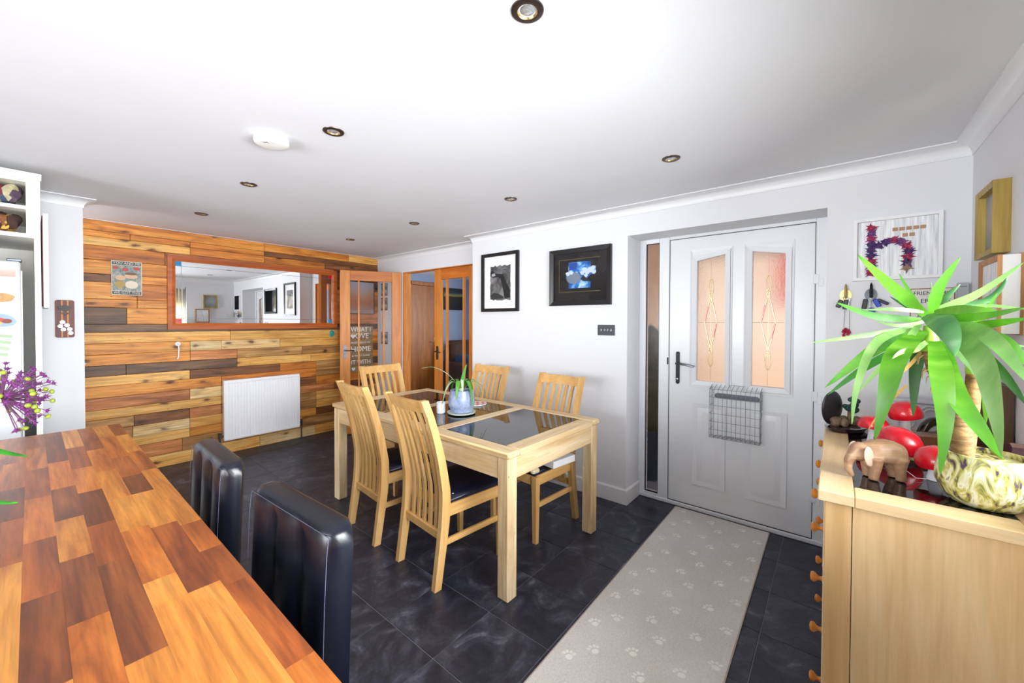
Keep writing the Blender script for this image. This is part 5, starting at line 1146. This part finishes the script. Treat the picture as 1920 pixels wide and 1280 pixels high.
lettering('sign_text', 'FRIENDSHIP', .027, 'near_black', fs, (0, .062, .0034), sx=.95); lettering('sign_text', 'ER', .03, 'near_black', fs, (-.025, .022, .0034)); lettering('sign_text', 'S', .03, 'near_black', fs, (.058, .022, .0034)); lettering('sign_text', 'A', .026, 'near_black', fs, (-.045, -.055, .0034))
gb = thing('grey_wall_box', 'flat grey plastic box on the wall in the corner', 'wall box', mat4=on_right(-.482, 1.565))
MB().box(-.020, .020, -.055, .055, 0, .02, .003).build('cover', colmat('grey_plastic', 176, 178, 182), gb); MB().box(-.012, .012, .034, .038, .02, .021).build('slot', colmat('grey_slot', 120, 122, 126), gb)
# ---- framed pictures on the window wall
oakg = M['gold_oak'] = wood('yellowish_oak_frame', S(142, 116, 46), S(172, 144, 66), S(196, 170, 92), 1, 1.2, 0, .5, .04, streak=.2)
banded('muted_photo', [(0, S(120, 126, 124)), (.5, S(160, 164, 164)), (1, S(140, 150, 156))], 5, .5)
picture('oak_box_frame', 'deep yellowish oak box frame high on the window wall by the corner', on_near(2.482, 1.833), .245, .282, .022, .048, 'gold_oak', 'muted_photo')
f2 = thing('shadow_box_frame', 'wooden box frame with wide white sides below the yellowish oak frame', 'picture', mat4=on_near(2.335, 1.525))
M['tan_oak'] = wood('tan_oak_frame', S(160, 106, 56), S(188, 132, 78), S(208, 156, 102), 1, 1.2, 0, .5, .04, streak=.2)
MB().ring(rect(-.125, .125, -.145, .145), rect(-.118, .118, -.138, .138), 0, .008).build('back_edge', 'tan_oak', f2, smooth=0); MB().box(-.121, .121, -.142, .142, .006, .052, .001).build('white_side', 'paper', f2, smooth=0)
MB().ring(rect(-.123, .123, -.143, .143), rect(-.103, .103, -.123, .123), .050, .062, .058).build('frame', 'tan_oak', f2, smooth=15); MB().box(-.104, .104, -.124, .124, .0515, .0535).build('print', 'silver', f2, smooth=0)
# ================================================================ fridge, housing, stub wall things
FH = thing('fridge_housing', 'cream tall fridge housing with open shelves at the left edge', 'cabinet', (-.31, 3.9, 0))
hx0, hx1, hy0, hy1 = -.36, .350, -.35, .33
MB().box(hx1 - .024, hx1, hy0, hy1, 0, 2.218, .001).build('side_panel', 'cream', FH, smooth=0); MB().box(hx0, hx0 + .024, hy0, hy1, 0, 2.218, .001).build('side_panel', 'cream', FH, smooth=0)
MB().box(hx0 - .005, hx1 + .006, hy0 - .012, hy1, 2.218, 2.256, .002).build('cornice_board', 'cream', FH, smooth=0); MB().box(hx0 + .024, hx1 - .024, hy1 - .012, hy1, 0, 2.218).build('back_panel', 'cream', FH, smooth=0)
MB().box(hx0 + .024, hx1 - .024, hy0 + .002, hy1, 2.200, 2.218).build('shelf', 'cream', FH, smooth=0); MB().box(hx0 + .024, hx1 - .024, hy0 + .002, hy1, 2.046, 2.066).build('shelf', 'cream', FH, smooth=0); MB().box(hx0 + .024, hx1 - .024, hy0 + .002, hy1, 1.888, 1.911).build('shelf', 'cream', FH, smooth=0)
MB().box(hx1 - .052, hx1 - .024, hy0 + .001, hy0 + .30, 1.911, 2.200).build('shelf_filler', 'cream', FH, smooth=0)
FR = thing('fridge', 'silver and white fridge with flyers on its door at the left edge', 'fridge', (-.335, 3.93, 0))
M['fridge_white'] = plain('fridge_white', S(204, 206, 210), .3, var=.01); M['fridge_side'] = plain('fridge_grey', S(108, 116, 126), .35, .5); M['slate_grey'] = plain('gap_grey', S(90, 100, 112), .5)
MB().box(-.29, .290, -.28, .27, .02, 1.745, .004).build('fridge_body', 'fridge_side', FR, smooth=0)
for z0_, z1_ in ((.62, 1.752), (.03, .61)):
    MB().box(-.29, .300, -.345, -.285, z0_, z1_, .008).build('fridge_door', 'fridge_white', FR); 
MB().box(.3005, .306, -.34, -.30, .64, 1.70, .001).build('door_edge_trim', 'paper', FR, smooth=0); MB().box(.25, .306, -.33, -.26, 1.752, 1.768, .004).build('hinge_cover', 'fridge_side', FR)
FY = 3.93 - .345
def flyer(name, label, x0, x1, z0_, z1_, mat):
    t = thing(name, label, 'flyer', mat4=on_back((x0 + x1) / 2, (z0_ + z1_) / 2, FY - .0005)); w2, h2 = (x1 - x0) / 2, (z1_ - z0_) / 2
    MB().box(-w2, w2, -h2, h2, 0, .0008).build('sheet', mat, t, smooth=0); return t, w2, h2
banded('red_leaflet', [(0, S(236, 226, 226)), (.25, S(232, 214, 212)), (.4, S(226, 120, 104)), (.75, S(232, 150, 136)), (1, S(240, 222, 216))], 4, .15)
f, w2, h2 = flyer('takeaway_leaflet', 'red and white leaflet at the top of the fridge door', -.20, -.052, 1.625, 1.722, 'red_leaflet'); MB().box(-w2, w2, -.03, -.012, .0008, .0012).build('white_band', 'paper', f, smooth=0)
f, w2, h2 = flyer('bread_magnet', 'brown bread-shaped fridge magnet', -.16, -.056, 1.515, 1.575, 'paper')
for ch in list(f.children): bpy.data.objects.remove(ch)
MB().prism([(.052 * cos(a) * (1 + .08 * sin(5 * a)), .026 * sin(a)) for a in [i * 2 * pi / 22 for i in range(22)]], 0, .006).build('loaf', colmat('bread_crust', 176, 136, 88, .7, var=.3, scale=40), f)
f, w2, h2 = flyer('fruit_magnet', 'round colourful food plate magnet on the fridge door', -.17, -.05, 1.385, 1.455, 'paper')
for ch in list(f.children): bpy.data.objects.remove(ch)
MB().prism([(.06 * cos(a), .036 * sin(a)) for a in [i * 2 * pi / 26 for i in range(26)]], 0, .004, T=Matrix.Rotation(radians(-14), 4, 'Z')).build('plate', colmat('plate_blue', 44, 96, 170, .3), f)
for k, (cx, cy, c_) in enumerate(((-.03, .012, (110, 150, 50)), (.0, .0, (190, 60, 40)), (.025, -.006, (120, 60, 36)), (-.01, -.018, (200, 170, 80)))): disc(cx, cy, .018, .013, .004, .008 + k * .0004).build('food', colmat('food_%s' % 'green red brown yellow'.split()[k], *c_), f)
f, w2, h2 = flyer('menu_sheet', 'tilted white menu sheet with green lines on the fridge door', -.18, -.062, 1.19, 1.375, 'paper'); f.matrix_world = f.matrix_world @ Matrix.Rotation(radians(-9), 4, 'Z')
for k in range(4): MB().box(-w2 + .02, w2 - .012, h2 - .05 - k * .034, h2 - .032 - k * .034, .0008, .0011).build('text_block', colmat('sage_print', 150, 170, 140), f, smooth=0)
# bundled scarves and bags on the shelves
def bundle(label, x, y, z, cols, seed, w_=.04):
    t = thing('fabric_bundle', label, 'fabric', (x, y, z), group='bundles of fabric on the open shelves'); rq = random.Random(seed)
    for k, c_ in enumerate(cols):
        cx = -w_ + 2 * w_ * k / max(1, len(cols) - 1)
        pts = [(cx + rq.uniform(-.01, .01), -.05 + .16 * i / 5, .032 + .055 * sin(pi * i / 5) * rq.uniform(.6, 1.3)) for i in range(6)]
        pts = [(p[0] + .01 * sin(i * 1.3 + k), p[1], p[2]) for i, p in enumerate(pts)]
        MB().tube(pts, [.022, .028, .030, .030, .027, .02], 10).build('fold', colmat('cloth_%d_%d_%d' % c_, *c_, .85, var=.3, scale=30), t, smooth=60)
bundle('bundle of green, cream and red striped bags on the upper open shelf', -.10, 3.635, 2.068, [(60, 110, 100), (206, 190, 160), (120, 50, 60), (70, 80, 110), (196, 186, 150), (90, 70, 90)], 3)
bundle('bundle of brown and gold scarves on the lower open shelf', -.10, 3.635, 1.913, [(120, 70, 40), (176, 130, 50), (80, 46, 44), (150, 96, 56), (196, 160, 70), (70, 44, 40)], 5)
cv = thing('side_canvas', 'narrow white canvas edge hanging beside the fridge housing', 'picture', (.05, 3.86, 1.78))
MB().box(0, .022, -.16, .2, -.285, .285, .002).build('canvas', 'paper', cv, smooth=0); MB().box(-.004, .0, -.15, .19, -.27, .27).build('stretcher', colmat('stretcher_red', 120, 50, 60), cv, smooth=0)
bo = thing('bottle_opener', 'striped wooden bottle opener board with caps on the white stub wall', 'bottle opener', mat4=on_back(.1545, 1.430, 4.269))
ow, oh = .046, .134
def rr2(w_, h_, r_): return [(sx * (w_ - r_) + r_ * cos(a), sy * (h_ - r_) + r_ * sin(a)) for sx, sy, a0 in ((1, 1, 0), (-1, 1, pi / 2), (-1, -1, pi), (1, -1, 1.5 * pi)) for a in [a0 + i * pi / 10 for i in range(6)]]
M['rosewood'] = wood('red_rosewood', S(72, 24, 18), S(100, 38, 28), S(124, 54, 38), 1, 1.4, 0, .5, .03)
MB().prism(rr2(ow, oh, .014), 0, .012).build('board', 'rosewood', bo, smooth=20)
for xx in (-.014, .014): MB().box(xx - .004, xx + .004, -oh + .003, oh - .003, .012, .0125).build('inlay_stripe', colmat('inlay_gold', 200, 132, 66), bo, smooth=0)
MB().prism([(-.034, .085), (0, .098), (.034, .085), (.028, .068), (.012, .056), (-.012, .056), (-.028, .068)], .012, .030)  .build('opener_jaw', colmat('blackened_iron', 40, 34, 32, .5), bo, smooth=20); MB().tube([(.015 * cos(a), .044 + .010 * sin(a), .022) for a in [pi + i * pi / 8 for i in range(9)]], .004, 8).build('opener_lip', 'chrome', bo)
M['cap_silver'] = plain('bottle_cap', S(214, 216, 224), .3, .4)
for cx, cy in ((-.022, -.052), (.009, -.046), (-.008, -.076), (.022, -.074), (.026, -.102), (-.012, -.024)): MB().lathe([(.015, .012), (.0145, .016), (.012, .0195), (.001, .020)], 16, c=(cx, cy, 0)).build('bottle_cap', 'cap_silver', bo)
# ================================================================ rug with paw prints
RG = thing('runner_rug', 'pale grey runner rug with white paw prints leading to the front door', 'rug', (2.06, .628, 0), radians(.3))
def pile():
    mt, t, b = newmat('pale_grey_pile'); mp = coords(t); n_ = noise(t, mp, 120, 4, .7); n2 = noise(t, mp, 3, 3); r = ramp(t, [(.3, S(200, 196, 190)), (.7, S(224, 220, 215))]); t.links.new(n_.outputs[0], r.inputs[0])
    r2 = ramp(t, [(.35, (.94, .94, .93, 1)), (.65, (1.03, 1.03, 1.03, 1))]); t.links.new(n2.outputs[0], r2.inputs[0]); t.links.new(mixc(t, r.outputs[0], r2.outputs[0], 1.0, 'MULTIPLY'), b.inputs['Base Color']); b.inputs['Roughness'].default_value = .95; bump(t, b, n_.outputs[0], .6, .003); return mt
M['pile'] = pile(); M['paw'] = plain('white_paw_pile', S(238, 236, 230), .95, var=.05, scale=80, bmp=.5)
MB().box(-1.06, 1.075, -.303, .303, .0005, .008, .003).build('pile', 'pile', RG, smooth=0); MB().ring(rect(-1.064, 1.079, -.306, .306), rect(-1.056, 1.071, -.298, .298), .0003, .0072).build('bound_edge', colmat('edge_binding', 176, 160, 150, .9), RG, smooth=0)
paw = MB(); 
def pd(cx, cy, rx, ry, rot=0): paw.prism([(cx + rx * cos(a) * cos(rot) - ry * sin(a) * sin(rot), cy + rx * cos(a) * sin(rot) + ry * sin(a) * cos(rot)) for a in [i * 2 * pi / 12 for i in range(12)]], 0, .0012)
pd(-.010, 0, .0135, .016)
for a in (-58, -20, 20, 58): pd(.020 * cos(radians(a)) - .002, .025 * sin(radians(a)), .0085, .0065, radians(a))
p0 = None
cols_ = [(.862, 3.078), (.792, 2.936), (.659, 3.028), (.591, 2.928), (.469, 3.051), (.368, 2.943)]
k = 0; rpw = random.Random(1)
for yy, xs_ in cols_:
    for j in range(9):
        xx = xs_ - j * .2345
        if xx < 1.04: continue
        lc = (xx - 2.06, yy - .628, .0078); rz = radians((38, -62, 20, -35, 60, -20)[k % 6] + 90 * (k % 2))
        if p0 is None: p0 = paw.build('paw_print', 'paw', RG, smooth=0); p0.location = lc; p0.rotation_euler = (0, 0, rz)
        else: share(p0, lc, RG, (0, 0, rz))
        k += 1
# ================================================================ allium head and leafy stems in a vase at the left of the island
VS = thing('allium_vase', 'purple allium seed head with green pods in a vase on the island', 'plant', (-.235, 1.42, IZ))
M['vase_glass'] = plain('grey_green_vase', S(120, 140, 130), .15, var=.05, coat=.5)
MB().lathe([(.04, 0), (.055, .005), (.062, .06), (.05, .13), (.032, .17), (.036, .19), (.030, .19), (.026, .17)], 28).build('vase', 'vase_glass', VS)
hc = Vector((-.048, 1.60, 1.222)) - Vector((-.235, 1.42, IZ))
M['allium_stem'] = plain('pale_stem', S(190, 186, 150), .6); M['purple'] = plain('allium_purple', S(92, 26, 92), .6, var=.25, scale=60); M['pod'] = plain('green_pod', S(124, 136, 36), .4, var=.25, scale=60); M['pedicel'] = plain('purple_stalk', S(92, 50, 84), .6, var=.2, scale=40)
MB().tube([(0, 0, .15), tuple(hc * .5 + Vector((-.03, 0, .13))), tuple(hc - Vector((.02, 0, .0))), tuple(hc)], [.005, .005, .006, .008], 8).build('stem', 'allium_stem', VS)
rl_ = random.Random(12); ax = Vector((.80, .05, .22)).normalized()
pedm = None
for k in range(92):
    while True:
        d = Vector((rl_.gauss(0, 1), rl_.gauss(0, 1), rl_.gauss(0, 1))).normalized()
        if d.dot(ax) > -.05: break
    L_ = rl_.uniform(.055, .092); tip = hc + d * L_
    pe = MB().tube([tuple(hc), tuple(hc + d * L_ * .55 + Vector((0, 0, .003))), tuple(tip)], [.0012, .0010, .0010], 5).build('pedicel', 'pedicel', VS)
    T = Matrix.Translation(tip) @ d.to_track_quat('Z', 'Y').to_matrix().to_4x4()
    if k % 10 < 3: MB().ball((0, 0, .004), (.0062, .0062, .0052), 9, 6, T=T).build('seed_pod', 'pod', pe)
    else:
        mb = MB()
        for q in range(6):
            a = q * pi / 3; mb.add([(0, 0, 0), (.004 * cos(a - .5), .004 * sin(a - .5), .003), (.011 * cos(a), .011 * sin(a), .007), (.004 * cos(a + .5), .004 * sin(a + .5), .003), (0, 0, .003)], [(0, 1, 2), (0, 2, 3), (4, 1, 2), (4, 2, 3)], T)
        mb.ball((0, 0, .003), .004, 7, 5, T=T); mb.build('floret', 'purple', pe, smooth=0)
LP = thing('leafy_houseplant', 'glossy green leaves of a houseplant poking in at the left edge', 'plant', (-.25, 1.08, IZ))
MB().lathe([(.05, 0), (.06, .004), (.07, .09), (.074, .1), (.066, .1), (.064, .085)], 28).build('pot', 'white_speckle', LP); MB().lathe([(.001, .085), (.064, .085), (.064, .08)], 20).build('soil', 'soil', LP)
leafmat('glossy_leaf', (24, 104, 14), (42, 140, 20), (76, 172, 40), 0)
L1 = Vector((-.25, 1.08, IZ)); b0 = Vector((0, 0, .09))
for p_tip, p_mid, wd in (((-.007, 1.20, 1.158), (-.085, 1.17, 1.205), .055), ((-.016, 1.0, 1.130), (-.08, 1.0, 1.155), .038), ((-.36, 1.2, 1.18), (-.32, 1.14, 1.2), .05), ((-.34, .98, 1.14), (-.3, 1.02, 1.17), .05)):
    tip = Vector(p_tip) - L1; md = Vector(p_mid) - L1; st_ = md * .72 + Vector((0, 0, .07))
    MB().tube([tuple(b0), tuple(b0 * .4 + st_ * .5 + Vector((0, 0, .06))), tuple(st_)], .003, 6).build('stalk', 'glossy_leaf', LP)
    ribbon([st_, md + Vector((0, 0, .004)), tip], wd, Vector((.2, 1, 0.0)), n=14, fold=.2, base_w=.2).build('leaf', 'glossy_leaf', LP, smooth=60)
